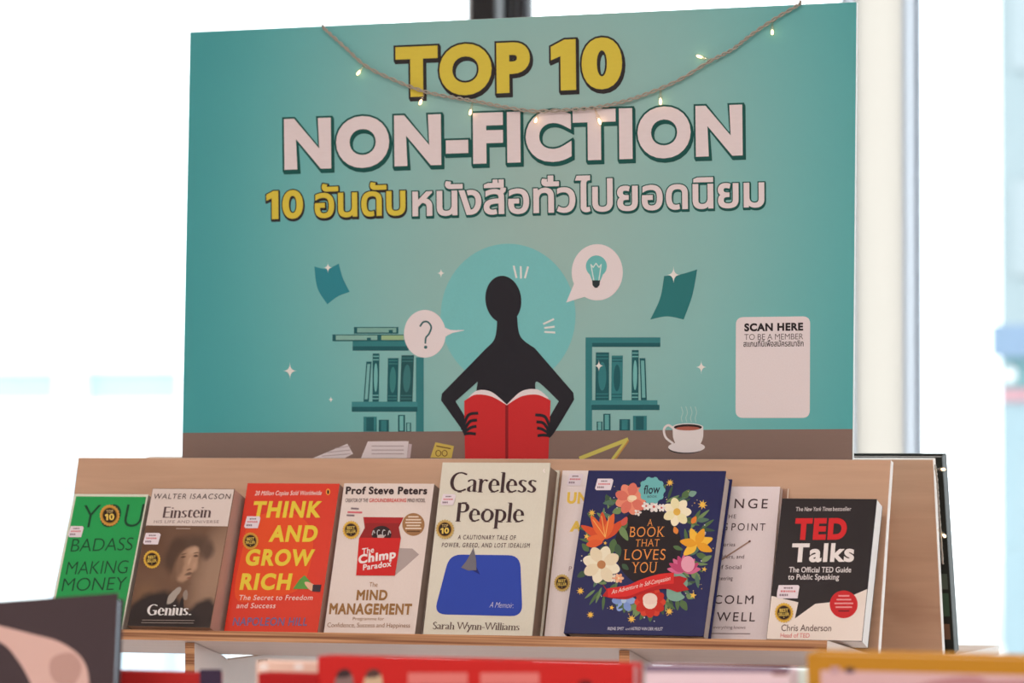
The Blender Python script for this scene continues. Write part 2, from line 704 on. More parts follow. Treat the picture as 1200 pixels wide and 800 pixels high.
MB().box(0, 1.32, -.1, 1.25, kz(418) + .05, kz(381) + .05, km('blue_canopy', (.17, .25, .36))).build('canopy', ki)
MB().box(.02, 1.3, 0, 1.22, kz(470) + .05, kz(455) + .05, km('pink_stripe', (.46, .24, .27))).build('counter_stripe', ki)
hx = wx(1183, 11) - kx0
MB().lathe([(.001, 0), (.026, 0), (.026, .02), (.001, .02)], km('white_sign', (.9, .9, .9)), 20, xf=lambda x, y, z: (x + hx, -z + .02, y * 1.4 + (kz(438) + .05))).build('round_sign', ki)
sb = thing('street_cabinet', 'pale blue cabinet on the pavement outside, beside the left end of the display', 'cabinet', Matrix.Translation((wx(58, 7), 7, -.05)))
cz = at(60, 546, (0, 7, 0), Vector((0, 1, 0))).z + .05
MB().box(0, .5, 0, .4, 0, cz, km('pale_blue_metal', (.50, .60, .68))).build('body', sb, bevel=.01)
MB().box(.04, .46, -.012, 0, .1, cz - .1, km('pale_blue_door', (.56, .66, .74))).build('door', sb)

# ------------------------------------------------------------------ the double sided plywood display
ply = plywood('plywood_face', (190, 144, 116), (200, 154, 125))
edge = ply_edge()
lit_edge = plain('lit_plywood_edge', alb((232, 210, 198)), .6)  # window light on rims and board ends put into the edge colour
white_lam = plain('white_laminate', alb((216, 190, 180)), .45)
stand = thing('book_display_stand', 'double sided plywood display with sloping panels and white laminated undersides', 'display stand', Matrix.Translation((0, 0.15, 0)))


def sxy(p):
    return (p.x, p.y - 0.15, p.z)


AL, AR, PH = -0.628, 0.463, 0.2386
PF = lambda a, w, b: sxy(PANEL.pt(a, b, -w))
MB().box(AL, AR, 0, .012, -.0125, PH, [edge, lit_edge, ply, ply, lit_edge, lit_edge], xf=PF).build('front_panel', stand, bevel=.0012)
# ledge with a slanted right end
lp = MB()
fn = lambda a, n, b: sxy(PANEL.pt(a, b + a * SHEAR, n))
lp.prism([(AL, 0.0), (AR - .002, 0.0), (.428, LEDGE), (AL, LEDGE)], 0, -.0128, [ply, white_lam, edge, lit_edge, edge, lit_edge], fn)
lp.build('front_ledge', stand)
# rear panel leans the other way
RT = 10.0
RP = Frame((0, .287, ZL), -RT)
ARR = RP.loc(1101, 690)[0]
RF = lambda a, w, b: sxy(RP.pt(a, b, -w))
MB().box(AL, ARR, 0, .012, -.026, .234, [edge, lit_edge, ply, ply, lit_edge, lit_edge], xf=RF).build('rear_panel', stand, bevel=.0012)
MB().box(AL, ARR, .308 - .15, .57 - .15, 0, .0125, [white_lam, ply, edge, edge, lit_edge, lit_edge],
         xf=lambda x, y, z: (x, y, z + ZL - .0285)).build('rear_ledge', stand)
# deck between the panels that carries the board
DECK = 1.425
MB().box(AL, .40, .065 - .15, .24 - .15, DECK - .012, DECK, ply).build('deck', stand)
# dividers that carry the ledges
uu = PANEL
gap = 0.0006


def dpt(n, b):
    p = PANEL.pt(0, b, n); return (p.y - .15, p.z)


prof = lambda a: [dpt(.079, -.0134 + a * SHEAR), dpt(.0, -.0134 + a * SHEAR), (.012 - .15, ZL - .0222), (.27 - .15, ZL - .0222), (.30 - .15, ZL - .0300), (.50 - .15, ZL - .0300), (.50 - .15, .12), (.45 - .15, 0.0), (-.02 - .15, 0.0), (-.0775 - .15, .12)]
for px in (92, 256, 759, 1002):
    a = PANEL.loc(px, 757)[0]
    pr = prof(a)
    if px == 92:
        pr = pr[:3] + [(.02 - .15, ZL - .0222), (.02 - .15, 0.0)] + pr[-2:]
    d = MB()
    n = len(pr)
    d.prism(pr, a - .0065, a + .0065, [white_lam, white_lam] + [white_lam] * (n - 1) + [edge], lambda p, q, x: (x, p, q))
    d.build('divider', stand)
sh = MB().box(AL + .06, .40, -.20, .33, .10, .118, white_lam).build('base_shelf', stand)
for px in (303, 792):
    a = PANEL.loc(px, 768)[0]
    MB().box(a, a + .006, -.155, -.14, ZL - .032, ZL - .02, plain('dark_bracket', (.03, .025, .025), .4)).build('bracket', stand)

# ------------------------------------------------------------------ the big board
BF = Frame((-.5, .1, 1.4), 2.2)
bl_, bb_ = BF.loc(215, 533); bl2, bt_ = BF.loc(221, 38)
br1, _ = BF.loc(998, 535); br2, bt2 = BF.loc(1005, 2)
W_L, W_R, H_T = (bl_ + bl2) / 2, (br1 + br2) / 2, (bt_ + bt2) / 2
v0 = (DECK + .0008 - BF.o.z) / math.cos(math.radians(2.2))
BF = Frame(BF.pt(W_L, v0), 2.2)
BW, BH = W_R - W_L, H_T - v0
board = thing('promotional_board', 'large teal board headed TOP 10 NON-FICTION standing behind the row of books', 'sign board', BF.matrix())
MB().box(0, BW, .0004, .006, 0, BH, ink((226, 214, 208))).build('foam_board', board, bevel=.0006)


def board_print():
    m, n, l, p = principled('board_print')
    tc = n.new('ShaderNodeTexCoord'); mp = n.new('ShaderNodeMapping')
    cu, cv = BF.loc(640, 235)
    sx, sz = 1 / .50, 1 / .78
    mp.inputs['Location'].default_value = (-cu * sx, 0, -cv * sz)
    mp.inputs['Scale'].default_value = (sx, 0, sz)
    l.new(tc.outputs['Object'], mp.inputs[0])
    ln = n.new('ShaderNodeVectorMath'); ln.operation = 'LENGTH'
    l.new(mp.outputs[0], ln.inputs[0])
    r = n.new('ShaderNodeValToRGB'); r.color_ramp.interpolation = 'B_SPLINE'
    e = r.color_ramp.elements
    e[0].position = 0.0; e[0].color = (*alb((158, 177, 168)), 1)
    e[1].position = 1.0; e[1].color = (*alb((62, 148, 150)), 1)
    q = e.new(.45); q.color = (*alb((134, 178, 172)), 1)
    q = e.new(.75); q.color = (*alb((92, 168, 166)), 1)
    l.new(ln.outputs['Value'], r.inputs[0]); l.new(r.outputs[0], p.inputs['Base Color'])
    p.inputs['Roughness'].default_value = .5; p.inputs['Specular IOR Level'].default_value = .3
    return m


MB().box(.0003, BW - .0003, 0, .0004, .0003, BH - .0003, board_print()).build('printed_sheet', board)
S = Surf(BF, board)
YEL, PNK, DKG, DKB = (212, 184, 66), (224, 202, 200), (22, 78, 72), (44, 40, 42)
# title lines
SL = -.044


def title(part, groups, face, dark, o, sx, sy):
    for k in range(4):
        S.add(part, grow(groups, o, sx * k / 3, sy * k / 3), dark, 2)
    S.add(part, groups, face, 3)


title('title_lettering', text('TOP', (464, 114.4), (621.5, 107.8), 59, .054, -.01), YEL, DKB, 2.2, 1.7, 3.0)
title('title_lettering', text('10', (646, 106.6), (729.5, 103), 59.5, .054, -.01), YEL, DKB, 2.2, 1.7, 3.0)
title('title_lettering', text('NON-FICTION', (333.5, 199), (870.5, 182), 59.5, .057, -.01), PNK, DKG, 2.2, 1.6, 3.0)
title('subtitle_lettering', text('10', (312.5, 257), (355.5, 255.5), 33, .03, -.01), YEL, DKB, 1.3, .7, 1.9)
title('subtitle_lettering', text('อันดับ', (369, 255.4), (475.5, 251.8), 35, .024, -.01, thai=True), YEL, DKB, 1.3, .7, 1.9)
title('subtitle_lettering', text('หนังสือทั่วไปยอดนิยม', (483.5, 253.5), (896, 242.5), 35.5, .024, -.01, thai=True), PNK, DKG, 1.3, .7, 1.9)

# illustration
X3 = lambda x: 360 + x * .3374
Y3 = lambda y: 270 + y * .3375
X4 = lambda x: 640 + x * .3374
P3 = lambda *p: [(X3(a), Y3(b)) for a, b in p]
P4 = lambda *p: [(X4(a), Y3(b)) for a, b in p]
R3 = lambda a, b, c, d: rect(X3(a), Y3(b), X3(c), Y3(d))
R4 = lambda a, b, c, d: rect(X4(a), Y3(b), X4(c), Y3(d))
DESK = (133, 106, 96)
v_d = [BF.loc(205, 507), BF.loc(1010, 502.5)]
bl0, br0 = BF.pt(.0006, 0), BF.pt(BW - .0006, 0)
mbd = S.parts.setdefault('desk_illustration', MB())
mbd.add([(.0004, -.00012, .0004), (BW - .0004, -.00012, .0004), (BW - .0004, -.00012, v_d[1][1]), (.0004, -.00012, v_d[0][1])], [(0, 1, 2, 3)], ink(DESK))
A = 'scene_illustration'
S.add(A, ell(595.5, 369.5, 79, 84, 64), (118, 182, 180), 1)
TD, TM, TL, TX = (34, 88, 92), (52, 118, 120), (96, 158, 154), (62, 128, 130)
# flying sheets of paper
A = 'paper_drawing@1'
S.add(A, [[curve(P3((25, 125), (68, 133), (110, 115))) + curve(P3((110, 115), (124, 165), (148, 213))) + curve(P3((148, 213), (108, 228), (70, 256))) + curve(P3((70, 256), (36, 200), (25, 125)))]], (46, 126, 136), 2)
A = 'paper_drawing@2'
S.add(A, [[curve(P4((410, 158), (468, 152), (525, 135))) + curve(P4((525, 135), (508, 225), (478, 309))) + curve(P4((478, 309), (420, 298), (362, 309))) + curve(P4((362, 309), (396, 235), (410, 158)))]], (42, 112, 112), 2)
for x, y, r in ((340, 434.5, 10), (388, 468, 4), (822, 430, 8), (517, 320, 6), (702, 428.5, 7), (789.5, 322, 10), (384.5, 313.5, 6.5)):
    S.add('sparkle@%d' % int(x), spark(x, y, r), (228, 220, 214), 5)
# left bookshelf
A = 'bookcase_drawing@1'
for q, c in (((158, 380, 352, 402), TM), ((158, 402, 352, 417), TD), ((378, 440, 405, 698), TM), ((155, 594, 383, 612), TX), ((155, 612, 383, 629), TD)):
    S.add(A, R3(*q), c, 2)
S.add(A, R3(163, 335, 317, 358), TD, 3); S.add(A, R3(174, 338, 310, 354), (122, 162, 150), 4)
S.add(A, R3(88, 361, 335, 384), TD, 3); S.add(A, R3(100, 364, 244, 380), (130, 168, 155), 4); S.add(A, R3(258, 364, 335, 380), (148, 172, 128), 4)
for q in ((284, 345, 298, 356), (208, 372, 222, 384)):
    S.add(A, R3(*q), TD, 5)


def spine(conv, q, c1, c2, oval=True):
    p = conv(*q)
    S.add(A, poly(*p), c1, 3)
    (ax, ay), (bx, by), (cx, cy), (dx, dy) = p
    i = .22
    L = lambda u, v: (ax + (bx - ax) * u + (dx - ax) * v + ((cx - bx) - (dx - ax)) * u * v, ay + (by - ay) * u + (dy - ay) * v)
    if oval:
        S.add(A, [[[L(.5 + .3 * math.cos(t), .5 + .3 * math.sin(t)) for t in [k * math.pi / 12 for k in range(24)]]]], c2, 4)
        for v in (.06, .13, .87, .94):
            S.add(A, poly(L(.05, v - .012), L(.95, v - .012), L(.95, v + .012), L(.05, v + .012)), c2, 4)
    else:
        S.add(A, poly(L(i, .06), L(1 - i, .06), L(1 - i, .94), L(i, .94)), c2, 4)


spine(P3, ((206, 455), (224, 455), (214, 594), (196, 594)), TD, (120, 170, 165), False)
spine(P3, ((228, 427), (251, 427), (249, 594), (227, 594)), TD, (112, 170, 165))
spine(P3, ((281, 443), (318, 443), (314, 594), (278, 594)), TD, (58, 122, 120))
spine(P3, ((328, 433), (371, 433), (366, 594), (322, 594)), (38, 82, 84), (58, 112, 112))
spine(P3, ((196, 646), (242, 646), (242, 698), (196, 698)), TM, TD, False)
spine(P3, ((249, 657), (284, 657), (284, 698), (249, 698)), TD, TM, False)
spine(P3, ((316, 640), (340, 640), (340, 698), (316, 698)), TD, (112, 170, 165), False)
spine(P3, ((344, 667), (361, 667), (361, 698), (344, 698)), TD, (120, 170, 165), False)
# right bookshelf
A = 'bookcase_drawing@2'
for q, c in (((137, 371, 397, 390), TM), ((158, 390, 397, 404), TD), ((137, 371, 160, 694), TM), ((155, 589, 387, 607), TX), ((158, 605, 394, 623), TD)):
    S.add(A, R4(*q), c, 2)
spine(P4, ((173, 423), (219, 423), (219, 589), (171, 589)), TD, TM)
spine(P4, ((228, 434), (267, 434), (265, 589), (226, 589)), TM, TD)
spine(P4, ((298, 415), (322, 415), (321, 589), (297, 589)), TD, (112, 170, 165))
spine(P4, ((325, 443), (345, 443), (350, 589), (330, 589)), TD, (110, 165, 160), False)
spine(P4, ((176, 663), (196, 663), (196, 694), (176, 694)), TD, (110, 165, 160), False)
spine(P4, ((199, 636), (224, 636), (224, 694), (199, 694)), TD, TL, False)
spine(P4, ((255, 655), (292, 655), (292, 694), (255, 694)), TD, TM, False)
spine(P4, ((302, 643), (350, 643), (350, 694), (302, 694)), TM, TD, False)
# bubbles
A = 'speech_bubble@1'
S.add(A, ell(498, 391, 24.5, 28), (226, 206, 204), 3)
S.add(A, [[curve(P3((470, 332), (500, 345), (546, 346), (505, 356), (474, 372)))]], (226, 206, 204), 3)
S.add(A, stroke(curve(P3((393, 332), (404, 318), (420, 318), (431, 335), (424, 358), (413, 372), (411, 391))), 2.0), (52, 96, 98), 4)
S.add(A, ell(X3(412), Y3(405), 1.9, 2.0, 14), (52, 96, 98), 4)
A = 'speech_bubble@2'
S.add(A, ell(700, 319, 30, 33), (226, 206, 204), 3)
S.add(A, poly(*P4((70, 250), (96, 188), (100, 172), (150, 225))), (226, 206, 204), 3)
S.add(A, ell(X4(175), Y3(124), 12.3, 12.6), (108, 176, 172), 4)
S.add(A, poly(*P4((150, 148), (200, 148), (188, 176), (161, 176))), (108, 176, 172), 4)
S.add(A, poly(*P4((160, 173), (188, 173), (186, 190), (178, 199), (170, 199), (162, 190))), (40, 48, 52), 5)
S.add(A, stroke(P4((166, 172), (156, 118), (164, 128), (174, 114), (184, 128), (192, 118), (184, 172)), 1.2), (210, 214, 206), 5)
A = 'emphasis_strokes'
for a, b in (((718, 124), (727, 163)), ((742, 126), (743, 165)), ((767, 127), (757, 164)), ((822, 324), (856, 308)), ((826, 338), (858, 334)), ((826, 352), (860, 354))):
    S.add(A, stroke(P3(a, b), 2.2), (224, 214, 208), 4)
# plain dark reader behind the red book
K = (38, 36, 42)
S.add('reader_silhouette', ell(590, 351, 21, 28, 48, -.12), K, 4)
S.add('reader_silhouette', [[curve([(583, 370), (580, 396), (566, 412), (518, 461)]) + [(517, 469)] + curve([(545, 508), (552, 511), (556, 506)]) + [(534, 470)] + curve([(560, 447), (558, 470), (560, 540)]) + [(632, 540)] + curve([(630, 470), (629, 447), (655, 470)]) + [(634, 506)] + curve([(640, 512), (648, 509), (673, 468)]) + [(672, 460)] + curve([(627, 408), (610, 394), (606, 370)])]], K, 4)
RD = (200, 44, 46)
A = 'red_book_drawing'
S.add(A, [[curve(P3((556, 585), (590, 556), (640, 560), (694, 604))) + P3((694, 640), (556, 640))]], (226, 206, 204), 5)
S.add(A, [[curve(P3((694, 604), (745, 558), (800, 552), (838, 580))) + P3((838, 640), (694, 640))]], (226, 206, 204), 5)
S.add(A, [[curve(P3((546, 592), (585, 570), (640, 576), (694, 606))) + P3((694, 800), (549, 800))]], RD, 6)
S.add(A, [[curve(P3((694, 606), (745, 576), (800, 570), (846, 590))) + P3((838, 800), (694, 800))]], RD, 6)
S.add(A, R3(689, 606, 699, 800), (140, 28, 34), 7)
for pts in (((540, 690), (560, 642), (592, 634)), ((545, 695), (565, 664), (588, 658)), ((545, 700), (570, 684), (586, 680)), ((548, 706), (566, 704), (584, 706))):
    S.add('reader_silhouette', stroke(curve(P3(*pts), 6), 3.4), K, 8)
    S.add('reader_silhouette', stroke(curve([(X3(1388 - a), Y3(b + 6)) for a, b in pts], 6), 3.4), K, 8)
# papers, note, set square and cup on the drawn desk
PAP = (222, 200, 198)
A = 'desk_papers'
S.add(A, poly(*P3((20, 790), (140, 740), (160, 775), (130, 790))), PAP, 3)
S.add(A, poly(*P3((187, 790), (211, 732), (353, 731), (346, 790))), PAP, 3)
S.add(A, poly(*P3((346, 790), (353, 740), (364, 742), (358, 790))), (198, 170, 170), 3)
for y in (748, 762, 775):
    S.add(A, stroke(P3((225, y), (335, y)), .9), (168, 144, 146), 4)
    S.add(A, stroke(P3((95 - (y - 748) * 1.6, y + 8), (150, y)), .7), (168, 144, 146), 4)
A = 'sticky_note'
S.add(A, poly(*P3((428, 788), (446, 735), (510, 748), (502, 790))), (206, 172, 84), 3)
S.add(A, stroke(P3((450, 748), (498, 757)), 1.4), (120, 86, 52), 4)
for cx in (456, 478):
    S.add(A, stroke([(X3(cx) + 3 * math.cos(t), Y3(773) + 3.4 * math.sin(t)) for t in [k * math.pi / 8 for k in range(16)]], .9, True), (120, 86, 52), 4)
A = 'set_square'
S.add(A, stroke(P4((120, 790), (282, 726)), 4.6) + stroke(P4((282, 726), (232, 792)), 3.2), (204, 184, 92), 3)
S.add(A, stroke(P4((286, 730), (242, 792)), 1.8), (196, 140, 78), 4)
A = 'coffee_cup_drawing'
S.add(A, ell(X4(484), Y3(757), 20, 6), (40, 40, 46), 2)
S.add(A, ell(X4(488), Y3(752), 21.5, 6.4), (226, 208, 204), 3)
S.add(A, [[curve(P4((440, 682), (442, 720), (458, 752), (480, 760))) + curve(P4((508, 760), (530, 750), (545, 720), (546, 682)))]], (226, 208, 204), 4)
S.add(A, ell(X4(493), Y3(682), 18, 4.4), (226, 208, 204), 5)
S.add(A, ell(X4(493), Y3(683), 16.4, 3.6), (40, 30, 32), 6)
S.add(A, ell(X4(493), Y3(687), 14, 2.3), (172, 92, 76), 7)
S.add(A, stroke(curve(P4((446, 690), (425, 676), (410, 690), (416, 718), (440, 738))), 2.6), (226, 208, 204), 4)
for x in (470, 486, 502, 518):
    S.add(A, stroke(curve(P4((x, 612), (x + 5, 632), (x, 650), (x + 3, 664))), 1.0), (168, 190, 182), 3)
# membership panel (its code square is left blank)
mp_ = 'membership_panel'
S.add(mp_, rquad([(862.5, 371.5), (949.5, 370.5), (949, 489.5), (862, 489.5)], 9), (224, 204, 202), 2)
S.add(mp_, text('SCAN HERE', (872.3, 388.2), (941.3, 387.2), 9.3, .05), (40, 34, 38), 3)
S.add(mp_, text('TO BE A MEMBER', (872.3, 398.2), (941.3, 397.4), 6.8, -.008), (72, 62, 66), 3)
S.add(mp_, text('สแกนที่นี่เพื่อสมัครสมาชิก', (871.3, 406.2), (941.8, 405.6), 6.6, .014, thai=True), (52, 46, 50), 3)
S.build()

# ------------------------------------------------------------------ books on the front ledge
INKD = (58, 44, 46)


def book(name, label, tl, tr, br, bl, n0, tilt, T, cover, pages=(214, 186, 172), spine=None, width=None, hard=False, back=None, group='books face out on the plywood ledge', rough=.35, left=None, cat='book'):
    fr = Frame(PANEL.pt(0, 0, n0), tilt)
    L = [fr.loc(*p)[0] for p in (tl, bl) if p]; R = [fr.loc(*p)[0] for p in (tr, br) if p]
    if L:
        al = sum(L) / len(L)
    if R:
        ar = sum(R) / len(R)
    if left is not None:
        al = fr.loc(left, tr[1])[0]
    if width:
        if L:
            ar = al + width
        else:
            al = ar - width
    base = PANEL.pt((al + ar) / 2, (al + ar) / 2 * SHEAR + .0010 + T * math.sin(math.radians(max(0, tilt - T0))), n0)
    base.x = al
    fr = Frame(base, tilt)
    H = max(fr.loc(*p)[1] for p in (tl, tr) if p)
    W = ar - al
    root = thing(name, label, cat, fr.matrix(), group)
    c = .0026 if hard else .0007
    ov = .003 if hard else .0004
    cm = ink(cover, rough, 'cover_card'); sm = ink(spine or cover, rough); bm = ink(back or cover, rough)
    m = MB()
    m.box(0, W, 0, c, 0, H, cm)
    m.box(0, W, T - c, T, 0, H, bm)
    m.box(0, c, c, T - c, 0, H, sm)
    m.build('cover', root, bevel=.0006 if hard else .0002)
    pg = paper_edges(pages)
    MB().box(c, W - ov, c, T - c, ov, H - ov, pg).build('page_block', root)
    s = Surf(fr, root)
    s.W, s.H = W, H
    s.lines = True
    return s


def local_rect(s, part, u0, u1, v0, v1, rgb, layer, rough=.35):
    mb = s.parts.setdefault(part, MB())
    mb.add([(u0, -.00012 * layer, v0), (u1, -.00012 * layer, v0), (u1, -.00012 * layer, v1), (u0, -.00012 * layer, v1)], [(0, 1, 2, 3)], ink(rgb, rough) if isinstance(rgb, tuple) else rgb)


def sticker(s, x0, y0, x1, y1, lean=.12):
    k = lean * (y1 - y0)
    c = 1.6
    s.add('price_sticker', poly((x0 + k + c, y0), (x1 + k - c, y0), (x1 + k, y0 + 2), (x1 + k - 1.2, (y0 + y1) / 2), (x1 - c, y1), (x0 + c, y1), (x0, y1 - 2), (x0 + k - .3, (y0 + y1) / 2)), (226, 204, 206), 8)
    w, h = x1 - x0, y1 - y0
    for (a, b, v, t, col) in ((.30, .72, .22, .11, (118, 96, 104)), (.16, .86, .47, .13, (206, 112, 118)), (.12, .5, .75, .16, (136, 112, 124))):
        xx = a
        while xx < b - .05:
            ww = min(rnd.uniform(.05, .1), b - xx)
            y = y0 + h * v
            s.add('price_sticker', rect(x0 + w * xx + k * (1 - v), y - h * t / 2, x0 + w * (xx + ww) + k * (1 - v), y + h * t / 2), col, 9)
            xx += ww + .025


def seal(s, x, y, r, kind='best', gold=(214, 164, 58)):
    P = 'award_seal'
    s.add(P, star(x, y, r, r * .9, 22, 0, .93), gold, 8, .3)
    s.add(P, ell(x, y, r * .72, r * .75, 28), (168, 118, 40), 9, .3)
    s.add(P, ell(x, y, r * .62, r * .66, 28), (46, 30, 22), 10)
    c = (226, 184, 84)
    if kind == 'top':
        s.add(P, text('TOP', (x - r * .3, y - r * .2), (x + r * .32, y - r * .22), r * .28, .02), (196, 160, 100), 11)
        s.add(P, text('10', (x - r * .42, y + r * .46), (x + r * .42, y + r * .42), r * .58, .04), c, 11)
    else:
        s.add(P, text('BEST', (x - r * .42, y - r * .06), (x + r * .42, y - r * .08), r * .32, .02), c, 11)
        s.add(P, text('SELLER', (x - r * .52, y + r * .34), (x + r * .52, y + r * .31), r * .32, .02), c, 11)
        s.add(P, spark(x, y + r * .48, r * .1), c, 11)


TLT, STL, ATL, PIC = 'title_lettering', 'subtitle_lettering', 'author_lettering', 'cover_picture'

# 1 green
b = book('paperback_book', 'bright green paperback with thin dark capitals, leftmost on the ledge', (86.5, 582), (174, 579), None, (63, 697), .062, 22.5, .022, (214, 206, 186), spine=(60, 150, 80))
local_rect(b, 'cover_panel#bright green cover panel', .0035, b.W - .0022, .0035, b.H - .0035, (36, 148, 76), 1)
G = (26, 66, 44)
le = .2
b.add(TLT, text('Y', (93.5, 618.5), (113.5, 618), 27, -.012, le) + text('O', (115.5, 618), (139, 617.3), 27, -.012, le) + text('U', (144, 617.6), (164.5, 617), 27, -.012, le), G, 3)
b.add(TLT, text('BADASS', (82.5, 646.5), (154.5, 644.6), 15.2, -.012, le), G, 3)
b.add(TLT, text('MAKING', (77, 673.4), (148.5, 671.6), 15.4, -.012, le), G, 3)
b.add(TLT, text('MONEY', (72, 692.8), (146.5, 691), 15.4, -.012, le), G, 3)
seal(b, 129, 604, 13, 'top', (200, 140, 62))
sticker(b, 80, 616.5, 97, 629.5)
b.build()

# 2 portrait book
b = book('paperback_book', 'thick brown paperback with a faded portrait photo under a white band', (179.5, 572), (274, 574.5), (247, 738), (148, 736), .074, 21.75, .043, (112, 82, 64), pages=(196, 156, 142), spine=(60, 46, 42))


def portrait_print(sf):
    """faded studio portrait: soft patches of brown ink laid over one another"""
    m, n, l, p = principled('faded_portrait_print')
    tc = n.new('ShaderNodeTexCoord')
    nz = n.new('ShaderNodeTexNoise'); nz.inputs['Scale'].default_value = 45; nz.inputs['Detail'].default_value = 2
    l.new(tc.outputs['Object'], nz.inputs['Vector'])
    wob = n.new('ShaderNodeVectorMath'); wob.operation = 'MULTIPLY_ADD'
    wob.inputs[1].default_value = (.010, 0, .010); wob.inputs[2].default_value = (-.005, 0, -.005)
    l.new(nz.outputs['Color'], wob.inputs[0])
    ad = n.new('ShaderNodeVectorMath'); ad.operation = 'ADD'
    l.new(tc.outputs['Object'], ad.inputs[0]); l.new(wob.outputs[0], ad.inputs[1])
    col = None
    K = .00104

    def patch(x, y, rx, ry, rot, rgb, e0, e1, amt=1.0, src=None):
        nonlocal col
        u, v = sf.fr.loc(x, y)
        mp = n.new('ShaderNodeMapping'); mp.vector_type = 'TEXTURE'
        mp.inputs['Location'].default_value = (u, 0, v)
        mp.inputs['Rotation'].default_value = (0, math.radians(rot), 0)
        mp.inputs['Scale'].default_value = (rx * K, 1000, ry * K)
        l.new((src or ad).outputs['Object' if src else 0], mp.inputs[0])
        ln = n.new('ShaderNodeVectorMath'); ln.operation = 'LENGTH'; l.new(mp.outputs[0], ln.inputs[0])
        r = n.new('ShaderNodeMapRange'); r.interpolation_type = 'SMOOTHSTEP'
        r.inputs['From Min'].default_value = e0; r.inputs['From Max'].default_value = e1
        r.inputs['To Min'].default_value = amt; r.inputs['To Max'].default_value = 0.0
        l.new(ln.outputs['Value'], r.inputs['Value'])
        mx = n.new('ShaderNodeMixRGB')
        mx.inputs[2].default_value = (*alb(rgb), 1)
        if col is None:
            mx.inputs[1].default_value = (*alb((108, 76, 58)), 1)
        else:
            l.new(col.outputs[0], mx.inputs[1])
        l.new(r.outputs[0], mx.inputs[0]); col = mx

    patch(252, 672, 26, 66, 8, (154, 118, 96), .2, 1.5)
    patch(176, 640, 26, 36, 0, (96, 64, 48), .2, 1.3)
    patch(172, 700, 26, 30, 0, (134, 96, 66), .0, 1.0, .5)
    patch(224, 640, 26, 17, -14, (84, 60, 48), .45, 1.25)
    patch(205, 650, 16, 26, 10, (78, 54, 42), .5, 1.2)
    patch(243, 645, 11, 13, 0, (88, 64, 52), .3, 1.2)
    patch(219, 660, 14.5, 25, 6, (170, 128, 102), .75, 1.05)
    patch(209, 664, 9, 24, 8, (118, 84, 64), .4, 1.15, .85)
    patch(226, 646, 9, 7, 0, (186, 146, 120), .2, 1.2, .8)
    patch(229, 664, 5, 8, 0, (182, 138, 112), .2, 1.2, .8)
    patch(222, 658, 2.6, 7, 8, (190, 146, 118), .3, 1.2, .8)
    for ex in (215, 228.5):
        patch(ex, 652.5, 4.2, 2.0, 0, (74, 50, 40), .3, 1.1, .9)
        patch(ex, 648.8, 4.8, 1.4, -6, (96, 68, 52), .3, 1.1, .8)
    patch(221.5, 667.5, 4, 1.6, 0, (104, 70, 54), .3, 1.2, .8)
    patch(221, 672.5, 7, 2.6, 0, (92, 66, 54), .4, 1.1, .9)
    patch(221.5, 677, 4.2, 1.4, 0, (128, 78, 62), .3, 1.2, .8)
    patch(218, 684, 9, 4, 0, (112, 80, 62), .2, 1.3, .7)
    patch(238, 724, 24, 26, -16, (50, 38, 36), .7, 1.08)
    patch(178, 724, 44, 36, -28, (44, 34, 33), .75, 1.06)
    patch(202, 728, 40, 22, 0, (38, 30, 30), .7, 1.05)
    patch(203, 698, 5.5, 15, 32, (160, 142, 130), .8, 1.02)
    patch(218, 697, 3.5, 7, -24, (140, 120, 108), .7, 1.05)
    patch(212, 712, 4, 16, 4, (34, 27, 28), .7, 1.05)
    l.new(col.outputs[0], p.inputs['Base Color'])
    p.inputs['Roughness'].default_value = .35; p.inputs['Specular IOR Level'].default_value = .18
    return m


vb = b.fr.loc(220, 616)[1]
local_rect(b, PIC, .0006, b.W - .0006, .0006, vb, portrait_print(b), 1)
local_rect(b, 'title_band#white band with the title', .0006, b.W - .0006, vb, b.H - .0006, (216, 192, 182), 1)
lp_ = .17
b.add(ATL, text('WALTER ISAACSON', (179.5, 584.4), (269.5, 584.6), 6, .004, .25, track=.08), (70, 56, 56), 3)
b.add(TLT, text('Einstein', (190.5, 607), (247, 606.3), 13.6, .004, lp_, serif=1), (84, 62, 62), 3)
b.add(STL, text('HIS LIFE AND UNIVERSE', (180.3, 612.8), (256.3, 612.8), 3.3, 0, .2, track=.06), (128, 104, 100), 3)
b.add(TLT, text('Genius.', (171.8, 721), (224.2, 721), 13.2, .022, lp_, serif=1), (222, 206, 200), 6)
b.add(STL, stroke([(167, 726.5), (228, 727)], .7) + stroke([(166, 729.5), (227, 730)], .7), (150, 128, 118), 6)
b.add(STL, stroke([(207, 619.3), (223, 619.5)], 1.0), (170, 140, 126), 6)
seal(b, 178.5, 655.5, 11)
sticker(b, 168, 624.5, 187, 638)
b.build()

# 3 red orange
b = book('paperback_book', 'orange-red paperback with yellow slanted capitals, beside the portrait book', (290, 567), (398, 566.5), (372, 740), (263, 738), .047, 19.75, .022, (212, 54, 34), pages=(190, 140, 124), spine=(180, 46, 30))
b.add('cover_panel#orange glow in the printed cover', blob((285, 640), (292, 612), (318, 600), (350, 604), (366, 625), (364, 660), (350, 690), (310, 702), (276, 700)), (222, 74, 34), 1)
Y2 = (226, 188, 58)
li = .17
b.add(STL, text('20 Million Copies Sold Worldwide', (298.5, 580.3), (376.5, 580), 5.2, .014, .32), (236, 196, 184), 3)
b.add(TLT, text('THINK', (294.5, 606.5), (375.5, 606.5), 19.4, .046, li + .02, track=.03), Y2, 3)
b.add(TLT, text('AND', (314.5, 634.8), (370.5, 634.8), 19.4, .046, li + .02, track=.03), Y2, 3)
b.add(TLT, text('GROW', (286.5, 662.6), (366, 663), 19.4, .046, li + .02, track=.03), Y2, 3)
